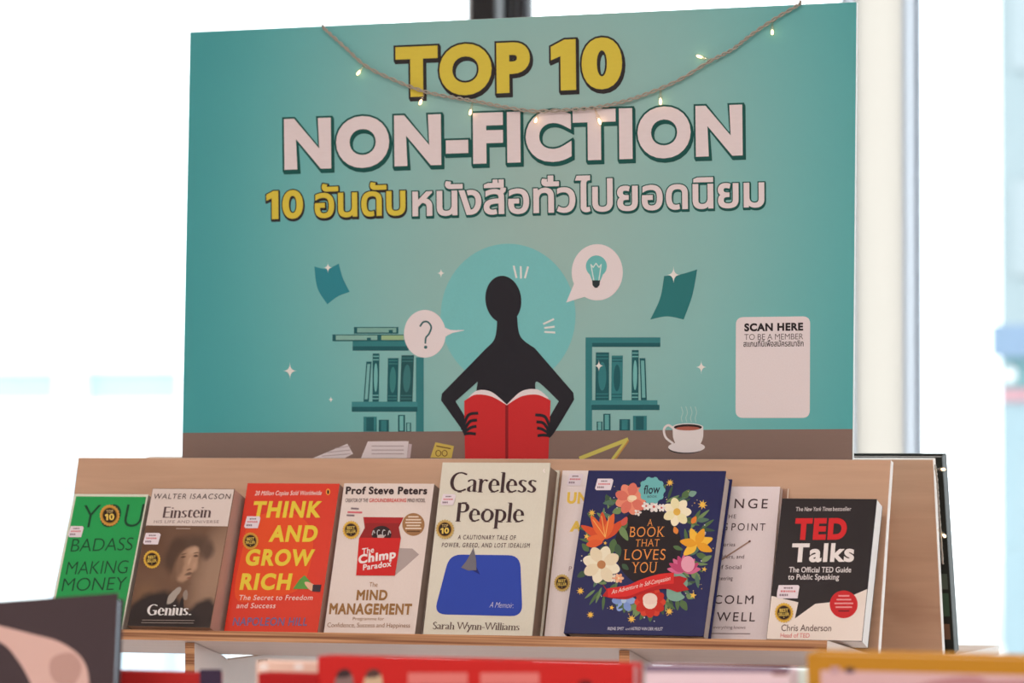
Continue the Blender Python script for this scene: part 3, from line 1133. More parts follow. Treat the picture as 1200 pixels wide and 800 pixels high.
b.add(TLT, text('RICH', (280.5, 691), (339.5, 691.2), 19.4, .046, li + .02, track=.03), Y2, 3)
b.add(STL, text('The Secret to Freedom', (279.5, 703), (366, 703), 6, .01, .25, track=.04), (234, 190, 178), 3)
b.add(STL, text('and Success', (277, 712.4), (322.5, 712.4), 6, .01, .25, track=.04), (234, 190, 178), 3)
b.add(ATL, text('NAPOLEON HILL', (272.5, 733), (359.5, 733), 9.6, .02, .2, track=.02), (112, 96, 132), 3)
b.add(PIC, poly((343.5, 690), (351, 679), (357, 674), (363.5, 681), (366, 690)), (92, 146, 66), 4)
b.add(PIC, blob((357, 683), (362, 682), (371, 687), (371, 693), (363, 691)), (222, 168, 136), 5)
b.add(PIC, poly((367, 685), (377, 685), (375.5, 693.5), (366, 693)), (62, 48, 54), 6)
b.add('publisher_mark', ell(384.6, 576.2, 2.6, 3.8, 16), (236, 150, 60), 3)
b.add('publisher_mark', ell(384.6, 576.4, 1.2, 2.6, 12), (40, 30, 30), 4)
b.add('cover_panel#orange glow in the printed cover', stroke([(296, 670), (300, 640)], .1), (232, 84, 36), 1)
seal(b, 294, 634, 10.5, gold=(206, 140, 46))
sticker(b, 286.5, 605, 304, 619)
b.build()

# 4 white with red box
b = book('paperback_book', 'white paperback showing a red carton with a shy animal peeking out', (404, 566), (508, 567), (487, 742), (379, 740), .040, 18.25, .022, (222, 198, 188), pages=(176, 146, 134), spine=(200, 176, 166))
BRN, RED = (150, 104, 60), (196, 34, 34)
b.add(ATL, text('Prof Steve Peters', (405, 579), (500.5, 579.2), 9, .042, .08), (56, 42, 44), 3)
b.add(STL, text('CREATOR OF THE', (404.7, 588.3), (431, 588.3), 4.4, .015, .1), (96, 76, 76), 3)
b.add(STL, text('GROUNDBREAKING', (432.5, 588.3), (476, 588.3), 4.4, .02, .1), (206, 70, 66), 3)
b.add(STL, text('MIND MODEL', (477.5, 588.3), (498.5, 588.3), 4.4, .015, .1), (96, 76, 76), 3)
X5 = lambda x: 395 + x * 120 / 1129
Y5 = lambda y: 590 + y * 85 / 800
P5 = lambda *p: [(X5(a), Y5(c)) for a, c in p]
b.add(PIC, poly(*P5((640, 790), (690, 490), (830, 495), (905, 560), (760, 690))), (172, 150, 144), 1)
b.add(PIC, poly(*P5((290, 148), (735, 152), (682, 262), (706, 385), (245, 378), (306, 265))), (146, 34, 34), 2)
b.add(PIC, poly(*P5((290, 148), (735, 152), (700, 215), (300, 215))), (170, 36, 38), 3)
b.add(PIC, poly(*P5((245, 376), (706, 380), (640, 795), (212, 792))), (202, 36, 34), 6)
b.add(PIC, ell(X5(492), Y5(335), 11.6, 9.6), (48, 32, 34), 4)
for ex in (462, 520):
    b.add(PIC, stroke([(X5(ex) + 1.9 * math.cos(t), Y5(325) + 3.6 * math.sin(t)) for t in [k * math.pi / 8 + .6 for k in range(13)]], .9), (190, 178, 176), 5)
for ex in (404, 578):
    b.add(PIC, stroke(curve(P5((ex - 14, 345), (ex, 300), (ex + 14, 325)), 5), 1.2), (176, 160, 158), 5)
b.add(PIC, ell(X5(484), Y5(365), 4.2, 2.6, 20), (190, 166, 160), 5)
WT = (234, 210, 204)
b.add(TLT, text('The', P5((276, 562))[0], P5((410, 540))[0], 7.0, .02, .05), WT, 8)
b.add(TLT, text('Chimp', P5((236, 668))[0], P5((650, 602))[0], 10.6, .045, .05), WT, 8)
b.add(TLT, text('Paradox', P5((288, 738))[0], P5((603, 692))[0], 7.0, .024, .05), WT, 8)
b.add('round_badge#brown round badge', ell(484.6, 614.4, 13.1, 13.3), (160, 112, 72), 3)
for k, w in enumerate((.55, .8, .86, .72, .86, .7)):
    y = 605.5 + k * 3.4
    b.add('round_badge#brown round badge', rect(484.6 - 11 * w, y - .8, 484.6 + 11 * w, y + .8), (226, 196, 176) if k < 5 else (104, 66, 42), 4)
b.add(TLT, text('The', (432.5, 687.4), (442.5, 687.4), 5.4, -.005, .1), BRN, 3)
b.add(TLT, text('MIND', (417.5, 703.2), (453.5, 703.2), 12.2, .042, .1), BRN, 3)
b.add(TLT, text('MANAGEMENT', (385.5, 719.6), (482, 720.2), 13, .042, .1), BRN, 3)
b.add(STL, text('Programme for', (413.5, 726.4), (450, 726.6), 3.6, -.005, .1), BRN, 3)
b.add(STL, text('Confidence, Success and Happiness', (383.5, 734.6), (480.5, 735.2), 5.2, -.003, .1), (142, 98, 66), 3)
seal(b, 411.8, 621, 11)
for (a_, c_, y_, col) in ((412, 420, 595.6, (128, 108, 112)), (408, 424, 600, (206, 96, 104)), (407, 415, 603.6, (128, 108, 112))):
    b.add('price_sticker', stroke([(a_, y_), (c_, y_ + .4)], 2.0), col, 3)
b.build()

# 5 tall cream hardcover
b = book('hardcover_book', 'tall cream hardcover with a blue pool and grey fin on its cover', (519, 541.5), (644, 543.5), (624, 745), (495, 742), .050, 16.3, .036, (214, 200, 182), pages=(156, 124, 106), spine=(196, 182, 166), hard=True)
DK = (62, 42, 44)
b.add(TLT, text('Careless', (526.5, 576.4), (628, 577.6), 24, .002, .1, serif=1), DK, 3)
b.add(TLT, text('People', (533.5, 611), (613.5, 612), 23, .002, .1, serif=1), DK, 3)
b.add(STL, text('A CAUTIONARY TALE OF', (536.5, 631.8), (604, 632.4), 5.2, .012, .16, track=.12), (84, 62, 62), 3)
b.add(STL, text('POWER, GREED, AND LOST IDEALISM', (517.6, 641), (620.5, 641.6), 5.2, .012, .16, track=.12), (84, 62, 62), 3)
b.add(PIC, rquad([(527, 649.5), (609.5, 650.5), (612.5, 722), (508.5, 719.5)], 14), (42, 66, 158), 2)
b.add(PIC, [[curve([(540.5, 665), (548, 655), (555, 641.5)]) + curve([(555, 641.5), (558, 655), (558.5, 668)]) + [(549, 668.5)]]], (112, 104, 110), 5)
b.add(PIC, poly((551, 667), (558.5, 664), (562.5, 673)), (30, 42, 110), 4)
b.add(STL, text('A Memoir.', (573.5, 711.6), (601.5, 712.4), 6.6, -.012, .35), (196, 186, 200), 4)
b.add(ATL, text('Sarah Wynn-Williams', (507, 737), (608.6, 738.4), 8.6, 0, .1, serif=1), (96, 74, 68), 3)
b.add(STL, stroke([(638, 549.5), (637, 551.5), (638.5, 553.5)], 1.1), (240, 226, 216), 3)  # small painted highlight near the top right corner, not lettering
seal(b, 521.8, 620.2, 11.8, 'top', (188, 152, 84))
sticker(b, 516.5, 579, 533, 592)
b.build()

# 6 pinkish white half hidden
b = book('paperback_book', 'pinkish white paperback with bold yellow capitals, half hidden behind the navy book', (660, 551), None, None, (637, 746), .0248, 17.2, .010, (228, 206, 200), pages=(214, 186, 172), width=.130)
b.add(TLT, text('UN', (664, 590), (688, 590), 13.5, .05, .1), (232, 186, 78), 3)
b.add(TLT, text('A', (667.5, 622.8), (682, 622.8), 12.5, .05, .1), (232, 186, 78), 3)
b.add(STL, text('P', (666.5, 669), (670, 669), 5.5, -.01, .1), (140, 110, 110), 3)
seal(b, 659, 683, 10.5, gold=(196, 160, 84))
sticker(b, 664.5, 555, 682, 569)
b.build()

# 7 navy floral
b = book('hardcover_book', 'navy hardcover ringed with painted flowers and gold stars around orange lettering', (690, 553), (850, 551.5), (825, 749), (659.5, 746), .078, 23.5, .028, (36, 38, 80), pages=(214, 192, 182), hard=True)
X8 = lambda x: 630 + .3 * x
Y8 = lambda y: 520 + .3 * y
b.add(PIC, ell(X8(432), Y8(400), 39, 46), (36, 30, 34), 1)
GR1, GR2, GR3 = (82, 104, 64), (112, 132, 84), (62, 82, 60)


def leaf(x, y, a, L, w, col, layer=2):
    c, s_ = math.cos(a), math.sin(a)
    q = [(0, 0), (L * .35, w / 2), (L * .75, w * .35), (L, 0), (L * .75, -w * .35), (L * .35, -w / 2)]
    b.add(PIC, blob(*[(x + p * c - r * s_, y + p * s_ + r * c) for p, r in q], n=3), col, layer)


def flower(x, y, r, n, c1, c2, c3, layer=4, rin=.45, rot=0.):
    for k in range(n):
        a = rot + 2 * math.pi * k / n
        c, s_ = math.cos(a), math.sin(a)
        q = [(.1, 0), (.5, .30), (.85, .22), (1.0, 0), (.85, -.22), (.5, -.30)]
        b.add(PIC, blob(*[(x + r * (p * c - t * s_), y + r * (p * s_ + t * c)) for p, t in q], n=3), c1 if k % 2 else c2, layer + (k % 2))
    b.add(PIC, ell(x, y, r * rin * .5, n=14), c3, layer + 2)


for (X, Y, a, L, w, c) in ((300, 235, 200, 12, 8, GR1), (330, 255, 160, 12, 8, GR2), (350, 300, 120, 16, 7, GR1), (300, 370, 100, 18, 9, GR1), (320, 320, 60, 20, 8, GR2), (310, 390, 80, 16, 8, GR3),
                           (565, 215, -50, 14, 8, GR1), (590, 200, -20, 10, 7, (120, 148, 130)), (620, 300, -40, 20, 4, GR2), (640, 330, -35, 18, 4, GR1), (600, 330, -60, 18, 5, GR2), (575, 330, 80, 22, 4, GR1),
                           (620, 430, 20, 14, 7, GR1), (640, 460, -30, 14, 6, GR2), (600, 500, 40, 14, 8, GR2), (560, 610, 60, 14, 8, GR1), (520, 610, 100, 13, 8, GR3), (580, 590, 20, 10, 7, GR2),
                           (250, 560, 110, 20, 3.5, GR2), (240, 575, 125, 20, 3.5, GR1), (225, 570, 140, 16, 3, GR2), (260, 590, 95, 18, 3.5, GR1), (200, 420, 230, 12, 7, GR1), (190, 500, 150, 12, 7, GR3),
                           (230, 300, 220, 14, 5, GR1), (290, 240, 240, 14, 8, GR3), (440, 655, 90, 12, 6, GR1), (400, 640, 120, 12, 6, GR2), (330, 470, 40, 10, 6, GR3), (530, 400, 20, 12, 5, GR1)):
    leaf(X8(X), Y8(Y), math.radians(a), L, w, c)
for k in range(84):
    a = 2 * math.pi * k / 84 + rnd.uniform(-.06, .06); q_ = rnd.uniform(.78, 1.16)
    leaf(X8(430 + 190 * q_ * math.cos(a)), Y8(410 + 205 * q_ * math.sin(a)), a + rnd.uniform(-1.1, 1.1), rnd.uniform(12, 19), rnd.uniform(3, 6.5), rnd.choice([GR1, GR2, GR3, (84, 110, 88)]), 3)
flower(X8(365), Y8(215), 19, 9, (214, 108, 90), (226, 132, 106), (236, 178, 140))
b.add(PIC, ell(X8(372), Y8(212), 5, 3.2, 16), (240, 206, 170), 7)
for k, a in enumerate((-150, -120, -95, -70, -45, 180)):
    leaf(X8(262), Y8(372), math.radians(a), 32 if k < 5 else 21, 10, (222, 96, 48) if k % 2 else (206, 74, 42), 4 + k % 2)
for a in (-125, -100, -80):
    b.add(PIC, stroke([(X8(265), Y8(365)), (X8(265) + 25 * math.cos(math.radians(a)), Y8(365) + 25 * math.sin(math.radians(a)))], .8), (240, 170, 90), 6)
leaf(X8(190), Y8(395), math.radians(-10), 20, 9, (216, 86, 46), 5)
leaf(X8(330), Y8(320), math.radians(-60), 12, 7, (206, 82, 70), 4)
flower(X8(250), Y8(472), 22.5, 8, (224, 200, 168), (232, 212, 184), (182, 120, 76), 4, .45, .3)
flower(X8(545), Y8(266), 17, 7, (232, 212, 166), (238, 222, 184), (222, 168, 72), 4, .5)
for k, a in enumerate((-110, -65, -20, 25, 140, 190)):
    leaf(X8(622), Y8(392), math.radians(a), 20, 10, (226, 150, 40) if k % 2 else (236, 176, 60), 4 + k % 2)
leaf(X8(545), Y8(352), math.radians(-110), 9, 6, (222, 126, 56), 4)
leaf(X8(603), Y8(312), math.radians(-60), 10, 6, (222, 120, 50), 4)
for k in range(9):
    leaf(X8(572), Y8(500), math.radians(-170 + k * 20), 20, 8, (186, 66, 104) if k % 2 else (206, 98, 132), 4 + k % 2)
b.add(PIC, ell(X8(588), Y8(470), 8, 9.5, 24), (224, 150, 166), 6)
flower(X8(440), Y8(618), 18.5, 12, (190, 44, 34), (206, 62, 44), (232, 206, 188), 4, .9)
b.add(PIC, ell(X8(440), Y8(606), 8.6, 6.8, 22), (230, 196, 180), 7)
flower(X8(337), Y8(612), 14, 6, (122, 140, 190), (140, 156, 200), (176, 186, 214), 3)
b.add(PIC, blob((X8(515), Y8(520)), (X8(545), Y8(498)), (X8(580), Y8(520)), (X8(585), Y8(555)), (X8(560), Y8(580)), (X8(575), Y8(600)), (X8(540), Y8(615)), (X8(505), Y8(595))), (124, 156, 138), 3)
flower(X8(455), Y8(246), 7, 6, (232, 216, 206), (224, 204, 196), (196, 90, 80), 4)
flower(X8(425), Y8(243), 5.5, 6, (232, 216, 206), (224, 204, 196), (196, 90, 80), 4)
flower(X8(485), Y8(250), 5.0, 6, (232, 216, 206), (224, 204, 196), (196, 90, 80), 4)
flower(X8(318), Y8(525), 6, 6, (226, 150, 110), (232, 172, 136), (238, 200, 160), 4)
flower(X8(295), Y8(525), 5, 6, (222, 198, 180), (232, 212, 196), (206, 140, 110), 4)
flower(X8(392), Y8(268), 4.5, 5, (232, 212, 200), (226, 200, 190), (210, 120, 90), 4)
for (X, Y, r) in ((213, 270, 4.6), (192, 362, 3.6), (168, 575, 4.8), (207, 668, 4.6), (368, 684, 5.2), (515, 655, 5.0), (608, 592, 4.4), (652, 490, 3.4), (645, 238, 6), (518, 152, 4.6), (290, 640, 3.2), (265, 388, 2.4)):
    b.add('gold_star@%d' % X, star(X8(X), Y8(Y), r, r * .42, 8 if r > 4.5 else 5, .2), (232, 178, 76), 6)
for k in range(70):
    a = rnd.uniform(0, 2 * math.pi); rr_ = rnd.uniform(.82, 1.18)
    x, y = X8(428 + 235 * rr_ * math.cos(a) * .95), Y8(412 + 245 * rr_ * math.sin(a))
    if 678 < x < 838 and 562 < y < 730:
        b.add('cover_dots', ell(x, y, rnd.uniform(.4, 1.0), n=7), rnd.choice([(214, 180, 130), (196, 186, 190), (206, 150, 80)]), 2)
OR = (226, 138, 68)
for s_, x0, x1, y, h in (('A', 758.2, 765.2, 616.2, 8), ('BOOK', 737, 779, 629.2, 12.4), ('THAT', 744.5, 772.5, 640.4, 8.8), ('LOVES', 730.5, 779.5, 656.2, 13), ('YOU', 739.5, 769.5, 671.2, 13)):
    b.add(TLT, text(s_, (x0, y), (x1, y - .4), h * .95, -.008, .1, serif=2, track=.06), OR, 5)
b.add('title_ribbon#red ribbon with a white line of lettering', [[curve([(716, 695.5), (735, 693), (752, 684), (778, 677.5), (797, 675)]) + [(806, 678), (801, 684), (808, 691)] + curve([(794, 694), (778, 690), (752, 696), (735, 702), (717, 701)]) + [(706, 698.5), (711, 692), (706, 684)]]], (178, 32, 34), 8)
b.add('title_ribbon#red ribbon with a white line of lettering', [[curve([(712, 689.5), (735, 686), (752, 679), (772, 673), (790, 671)]) + curve([(790, 684), (772, 686), (752, 693), (735, 699), (713, 700)])]], (212, 44, 42), 9)
b.add('title_ribbon#red ribbon with a white line of lettering', text('An Adventure in', (717, 696.4), (753, 687.6), 5.2, 0, .2) + text('Self-Compassion', (755.5, 687), (785.5, 680), 5.2, 0, .2), (236, 206, 194), 10)
b.add('round_badge#teal scalloped badge', ell(X8(448), Y8(182), 14.2, 14.6) + [c for k in range(10) for c in ell(X8(448) + 12.4 * math.cos(k * .628), Y8(182) + 12.8 * math.sin(k * .628), 3.4, n=14)], (108, 170, 168), 8)
b.add('round_badge#teal scalloped badge', text('flow', (754.3, 579.2), (773.3, 578.2), 10.2, .014, .1), (36, 40, 56), 9)
b.add('round_badge#teal scalloped badge', text('BOOK', (759, 583.6), (770, 583.2), 2.6, .01, .1, track=.1), (60, 60, 70), 9)
b.add(ATL, text('IRENE SMIT', (712, 738.2), (731, 738.2), 3.6, .01, .1) + text('and', (733, 738.2), (738.6, 738.2), 3.2, -.01, .1) + text('ASTRID VAN DER HULST', (739.5, 738.2), (776.5, 738.6), 3.6, .01, .1), (202, 190, 200), 3)
sticker(b, 697.5, 561, 717.5, 574.5)
b.build()

# 8 pale book with typewriter lettering
b = book('paperback_book', 'pale pink paperback with typewriter capitals, part hidden behind the right edge of the navy book', None, (914, 570), (899, 749), None, .0225, 16.2, .010, (224, 202, 200), pages=(206, 176, 164), width=.105)
TY = (72, 54, 58)
b.add(TLT, text('NGE', (860.5, 595.3), (899.3, 595.6), 11, .004, .09, track=.16), TY, 3)
b.add(STL, text('THE', (849, 607.3), (862.5, 607.3), 4.6, 0, .09, track=.08), TY, 3)
b.add(TLT, text('G', (846, 621.2), (852.4, 621.2), 8.4, .003, .09), TY, 3)
b.add(TLT, text('POINT', (857, 621.4), (896.6, 621.6), 8.4, .003, .09, track=.16), TY, 3)
for s_, x0, x1, y in (('stories', 843, 861.5, 640), ('lders, and', 846, 872, 654.3), ('of Social', 841, 868.5, 666.6), ('ineering', 841, 858.5, 679.6)):
    b.add(STL, text(s_, (x0, y), (x1, y), 4.6, .006, .09, track=.03), (104, 84, 88), 3)
b.add(PIC, stroke([(846, 655.5), (878.5, 634.3)], 1.7), (158, 122, 106), 4)
b.add(PIC, ell(878.6, 634.2, 1.6, 1.2, 12, -.6), (96, 62, 56), 5)
b.add(ATL, text('COLM', (836.5, 707.2), (882.6, 707.6), 10, .004, .09, track=.12), TY, 3)
b.add(ATL, text('WELL', (839.5, 727.6), (884.6, 728), 10.6, .004, .09, track=.12), TY, 3)
b.add(STL, text('everything knows', (836, 736.4), (873.5, 736.6), 3.6, 0, .1), (128, 106, 108), 3)
b.add(STL, stroke([(832, 742), (879, 742.4)], 1.2), (150, 128, 128), 3)
b.build()
# the sheet of clear film sticking out beside it
fr = Frame(PANEL.pt(0, 0, .0032), 14.1)
x0_, _ = fr.loc(885, 573); x1_, v1_ = fr.loc(924.5, 572.5)
fr = Frame(PANEL.pt(x0_, (x0_) * SHEAR + .001, .0032), 14.1)
v1_ = fr.loc(924.5, 572.5)[1]
film = thing('plastic_sleeve', 'clear plastic sleeve peeking out behind the pale book beside the black book', 'plastic sleeve', fr.matrix())
MB().box(0, x1_ - x0_, 0, .0012, 0, v1_, pane_glass('clear_film', (.93, .90, .90), .06)).build('sleeve', film)
MB().box(x1_ - x0_ - .0012, x1_ - x0_, -.0003, 0, 0, v1_, ink((232, 206, 186))).build('seam', film)

# 9 black and white
b = book('paperback_book', 'black paperback with red and white heading above a white speech tail, rightmost on the ledge', (916.5, 585), (1028, 584.5), (1010, 757), (898.5, 748), .068, 21.0, .026, (40, 34, 36), pages=(236, 222, 222), spine=(34, 30, 32))
WH = (228, 206, 194)
v_l = b.fr.loc(904, 698)[1]
mbw = b.parts.setdefault('cover_panel#white lower half of the cover', MB())
q = [b.fr.loc(x, y) for x, y in ((935.5, 705.5), (931.5, 724.5), (955.5, 707.3), (983, 704.5))]
vr = b.fr.loc(1017, 690)[1]
pl_ = [(.0005, .0005), (b.W - .0005, .0005), (b.W - .0005, vr), q[3], q[2], q[1], q[0], (.0005, v_l)]
V, F = fill([pl_])
mbw.add([(p[0], -.00012, p[1]) for p in V], [list(f) for f in F], ink(WH, .35))
b.add(STL, text('The', (932.5, 598.8), (941, 598.8), 4.8, .006, .09) + text('New York Times', (942.5, 598.8), (974.5, 598.6), 4.8, .01, .22) + text('bestseller', (976, 598.6), (997.5, 598.4), 4.8, .006, .09), (214, 194, 190), 3)
b.add(TLT, text('TED', (930.5, 632.6), (991.5, 632.2), 25.4, .055, .08), (206, 36, 40), 3)
b.add(TLT, text('Talks', (927, 658.6), (1000.5, 658.2), 22, .035, .08), (230, 212, 206), 3)
b.add(STL, text('The Official TED Guide', (924.5, 670.6), (997.4, 670.6), 6.4, .012, .08), (222, 204, 200), 3)
b.add(STL, text('to Public Speaking', (923.4, 679), (983.2, 679), 6.4, .012, .08), (222, 204, 200), 3)
b.add('round_badge#red round badge', ell(988.8, 708, 16.4, 16.2), (196, 36, 40), 3)
for k, (w, c) in enumerate(((.5, 0), (.66, 0), (.84, 0), (.74, 0), (.5, 1))):
    b.add('round_badge#red round badge', rect(989 - 13 * w, 697.2 + k * 4.4, 989 + 13 * w, 699 + k * 4.4), (226, 140, 138) if not c else (120, 26, 32), 4)
b.add(ATL, text('Chris Anderson', (915.5, 739.2), (974, 739.4), 7.6, .004, .08), (92, 68, 64), 3)
b.add(ATL, text('Head of TED', (914.6, 746.8), (948.6, 747), 5.2, -.004, .08), (206, 84, 84), 3)
seal(b, 919, 718, 12)
sticker(b, 910.5, 685.6, 936.5, 701.2, .05)
b.build()

# ------------------------------------------------------------------ dark book on the rear face
rt = Frame((0, 0, 0), 15.0, 180.0)
zr = ZL - .0145
foot_y = .287 + .012 + .024 + .020
x_r = at(1100, 540, (0, .30, 0), Vector((0, 1, 0))).x + .008
rt = Frame((x_r, foot_y + .022, zr + .004), 13.0, 180.0)
hr = (at(1060, 531, (0, .285, 0), Vector((0, 1, 0))).z - rt.o.z) / math.cos(math.radians(13))
rb = thing('hardcover_book', 'dark hardcover behind the rear plywood panel, only its top and right edge showing', 'book', rt.matrix(), None)
kd = ink((44, 44, 40))
m = MB(); Wd, Td = .27, .022
m.box(0, Wd, 0, .0026, 0, hr, kd); m.box(0, Wd, Td - .0026, Td, 0, hr, kd); m.box(0, .0026, .0026, Td - .0026, 0, hr, kd)
m.build('cover', rb, bevel=.0006)
MB().box(.0026, Wd - .003, .0026, Td - .0026, .003, hr - .003, paper_edges((190, 170, 160))).build('page_block', rb)
m = MB()
for (x, z, w, h, c) in ((.004, .02, .02, .02, (120, 84, 66)), (.003, .05, .014, .03, (70, 88, 70)), (.003, .085, .01, .02, (86, 92, 80))):
    m.box(x, x + w, Td, Td + .0002, z, z + h, ink(c))
m.build('back_cover_print', rb)

# ------------------------------------------------------------------ string of lights on the board
wire_m = plain('beige_wire', alb((168, 150, 136)), .35)
caps = pane_glass('clear_bulb', (.98, .93, .86), .12)
glow = emitter('warm_filament', (1.0, .70, .38), 6)


def string(label, path, bulbs, plane, off):
    root = thing('string_lights', label, 'string lights', Matrix.Translation(plane.pt(0, 0, 0)))
    o0 = root.location.copy()
    W = lambda x, y, n=off: at(x, y, plane.pt(0, 0, n), plane.n) - o0
    pts = [W(*p) for p in curve(path, 10)]
    m = MB()
    for ph in (0, math.pi):
        q = []
        for i, p in enumerate(pts):
            a = i * 1.05 + ph
            q.append(p + plane.n * (.0013 * math.sin(a)) + plane.v * (.0018 * math.cos(a)))
        m.tube(q, .0011, wire_m, 6)
    m.build('wire', root)
    for (x0, y0), (x1, y1) in bulbs:
        p, q = W(x0, y0), W(x1, y1)
        d = (q - p); L = max(d.length, .014); d.normalize()
        rot = d.to_track_quat('Z', 'Y').to_matrix()
        xf = lambda x, y, z: tuple(p + rot @ Vector((x, y, z)))
        bo = MB()
        bo.lathe([(.0012, 0), (.0016, L * .4), (.0026, L * .5), (.0028, L * .9), (.0014, L * 1.05)], caps, 12, xf)
        bb = bo.build('bulb', root)
        MB().lathe([(.0009, L * .62), (.0017, L * .74), (.0017, L * .9), (.0008, L * .98)], glow, 10, xf).build('filament', bb)
    return root


string('beige wire of tiny warm bulbs draped across the top of the teal board',
       [(378, 31), (384, 37), (405, 56), (430, 78), (465, 95), (497, 107), (530, 114), (560, 119), (590, 125), (625, 130), (668, 128.5), (700, 125.5), (730, 119), (760, 109), (795, 94), (833, 71), (858, 58), (880, 41), (908, 22), (935, 6), (938, 2)],
       [((428, 75), (418, 88)), ((498, 107), (491.5, 123)), ((554, 119), (550.5, 135)), ((631, 130), (627, 144)), ((697, 127), (704, 146)), ((774, 103), (774, 123)), ((834, 71), (816, 65)), ((905, 25), (905, 41))],
       BF, .006)
RF2 = Frame((ARR, .287, ZL), -RT)
string('short wire with two warm bulbs clipped along the right edge of the rear plywood panel',
       [(1096, 546), (1098, 560), (1100, 590), (1102, 618), (1105, 660)], [((1095, 549), (1102, 549.5)), ((1099, 620), (1106, 627))], RF2, .004)

# ------------------------------------------------------------------ nearer display with out of focus books
NY = -1.18
NZ = 1.075
near = thing('book_display_stand', 'nearer display whose book tops blur along the bottom of the view', 'display stand', Matrix.Translation((.5, NY, 0)))
nx0, nx1 = -.75, .62
MB().box(nx0, nx1, -.10, .17, NZ - .018, NZ, ply).build('front_ledge', near)
MB().box(nx0, nx1, .16, .172, NZ, NZ + .1, ply).build('front_panel', near)
for x in (nx0, nx1 - .018):
    MB().box(x, x + .018, -.09, .16, 0, NZ - .018, white_lam).build('divider', near)
MB().box(nx0 + .018, nx1 - .018, -.08, .15, .12, .138, white_lam).build('base_shelf', near)


def near_book(label, tl, tr, y, tilt, T, cover, pages, yaw=0.0, roll=0.0, name='hardcover_book', hard=True, width=None):
    fr = Frame((0, y, NZ + .002), tilt, yaw, roll)
    a0, _ = fr.loc(*tl); a1, _ = fr.loc(*tr)
    if width:
        a0 = a1 - width
    base = fr.pt(a0, 0); base.z = NZ + .002
    # stand the lower corner on the ledge
    f2 = Frame(base, tilt, yaw, roll)
    low = min(f2.pt(0, 0).z, f2.pt(a1 - a0, 0).z, f2.pt(0, 0, -T).z, f2.pt(a1 - a0, 0, -T).z)
    base.z += NZ + .001 - low
    fr = Frame(base, tilt, yaw, roll)
    H = fr.loc(*tr)[1]; W = a1 - a0
    root = thing(name, label, 'book', fr.matrix(), 'blurred books in the foreground')
    c = .003 if hard else .0008; ov = .003 if hard else .0004
    m = MB(); cm = ink(cover)
    m.box(0, W, 0, c, 0, H, cm); m.box(0, W, T - c, T, 0, H, cm); m.box(0, c, c, T - c, 0, H, cm)
    m.build('cover', root, bevel=.0008)
    MB().box(c, W - ov, c, T - c, ov, H - ov, paper_edges(pages)).build('page_block', root)
    s = Surf(fr, root); s.W, s.H = W, H
    return s


s = near_book('blurred black hardcover with a pink sleeve picture in the bottom left corner', (-120, 709), (139, 694), NY - .03, 22, .02, (54, 40, 44), (176, 190, 204), 9, 5, width=.2)  # page colour holds the pale blue reflection on the fore-edge
s.add(PIC, blob((-40, 722), (0, 733), (35, 742), (70, 752), (95, 770), (104, 795), (98, 830), (45, 830), (36, 800), (20, 772), (0, 752), (-40, 740)), (190, 150, 140), 1)
s.add(PIC, blob((62, 770), (84, 765), (96, 782), (84, 805), (66, 800), (58, 786)), (166, 126, 116), 2)
s.build()
s = near_book('low red book with a dark corner in the foreground, right of the black book', (120, 789), (250, 789), NY + .118, 0, .02, (170, 38, 36), (200, 150, 140))
s.add(PIC, rect(234, 784, 260, 830), (60, 46, 66), 1)
s.build()
s = near_book('red book under peach page tops in the foreground, left of the wide red book', (302, 790), (372, 790), NY + .028, 0, .022, (160, 26, 28), (226, 180, 160))
s.build()
s = near_book('peach topped book peeking over the back of the small red foreground book', (300, 776), (373, 776), NY + .075, 0, .02, (226, 186, 168), (236, 206, 196))
for x in (309, 350):
    s.add(PIC, ell(x, 781, 6, 4.4, 16), (246, 232, 230), 1)
s.build()
s = near_book('wide red book with two dark heads at its top edge, centre foreground', (372, 777), (742, 777.5), NY + .03, 0, .024, (184, 36, 34), (214, 150, 146))
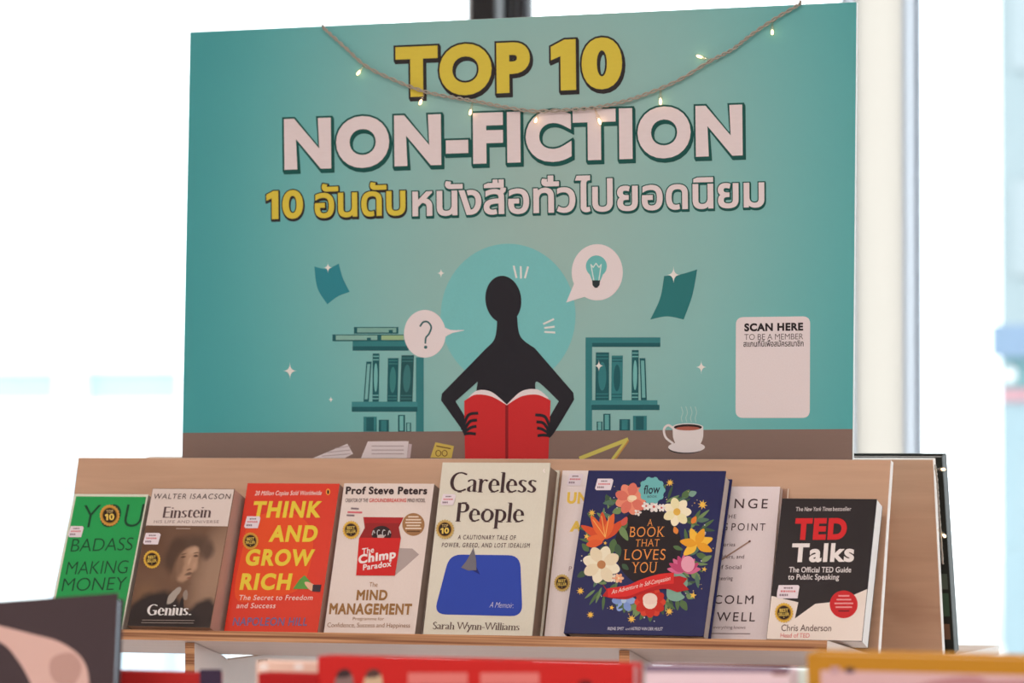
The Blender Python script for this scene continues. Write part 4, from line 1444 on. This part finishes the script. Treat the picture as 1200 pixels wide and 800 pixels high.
for x, c1, c2 in ((403, (60, 44, 46), (128, 100, 96)), (437, (84, 58, 54), (190, 160, 130))):
    s.add('cover_figure@%d' % x, blob((x - 9, 812), (x - 10, 796), (x - 5, 787), (x + 3, 785), (x + 10, 792), (x + 10, 812)), c2, 1)
    s.add('cover_figure@%d' % x, blob((x - 9, 793), (x - 5, 785.5), (x + 3, 783.5), (x + 9, 789), (x + 5, 793), (x - 3, 794)), c1, 2)
s.add('lettering_bar@1', rect(478, 788, 548, 802), (204, 110, 104), 1)
s.add('lettering_bar@2', rect(563, 788, 632, 802), (204, 110, 104), 1)
s.add(PIC, ell(686, 802, 9, 6, 16), (110, 30, 32), 1)
s.build()
for lab, x0, x1, c in (('pink book peeking over the left end of the wide red book', 373, 409, (222, 128, 124)), ('mint green book peeking over the wide red book', 410, 457, (164, 204, 168)), ('rose book peeking over the middle of the wide red book', 458, 545, (226, 150, 146))):
    near_book(lab, (x0, 771.5), (x1, 772), NY + .09, 0, .02, c, (230, 190, 180)).build()
s = near_book('lilac book with a dark purple top band in the right foreground', (756, 781), (926, 783), NY + .03, 0, .022, (214, 186, 192), (204, 180, 180))
s.add(PIC, poly((756, 779), (926, 781), (926, 788), (756, 787)), (118, 96, 116), 1)
s.add(PIC, rect(905, 786, 923, 791), (128, 92, 92), 1)
s.build()
near_book('slim pale blue book between the lilac and the ochre framed books', (927, 784), (950, 784), NY + .055, 0, .02, (214, 218, 232), (222, 216, 222)).build()
s = near_book('ochre framed pink book in the right foreground corner', (945, 760), (1300, 774), NY - .02, -4, .03, (176, 120, 36), (232, 196, 166))
x, y = s.fr.loc(966, 776)
local_rect(s, 'cover_panel#pink panel inside the ochre frame', .012, s.W - .012, .012, s.H - .0135, (200, 160, 160), 1)
s.add(PIC, ell(996, 785, 6, 3.6, 18), (66, 48, 56), 2)
s.add(PIC, rect(973, 781, 984, 789), (178, 140, 146), 2)
s.add(PIC, [[curve([(1065, 806), (1100, 796), (1140, 792), (1160, 798)]) + [(1300, 794), (1300, 830), (1065, 830)]]], (172, 120, 122), 2)
s.build()
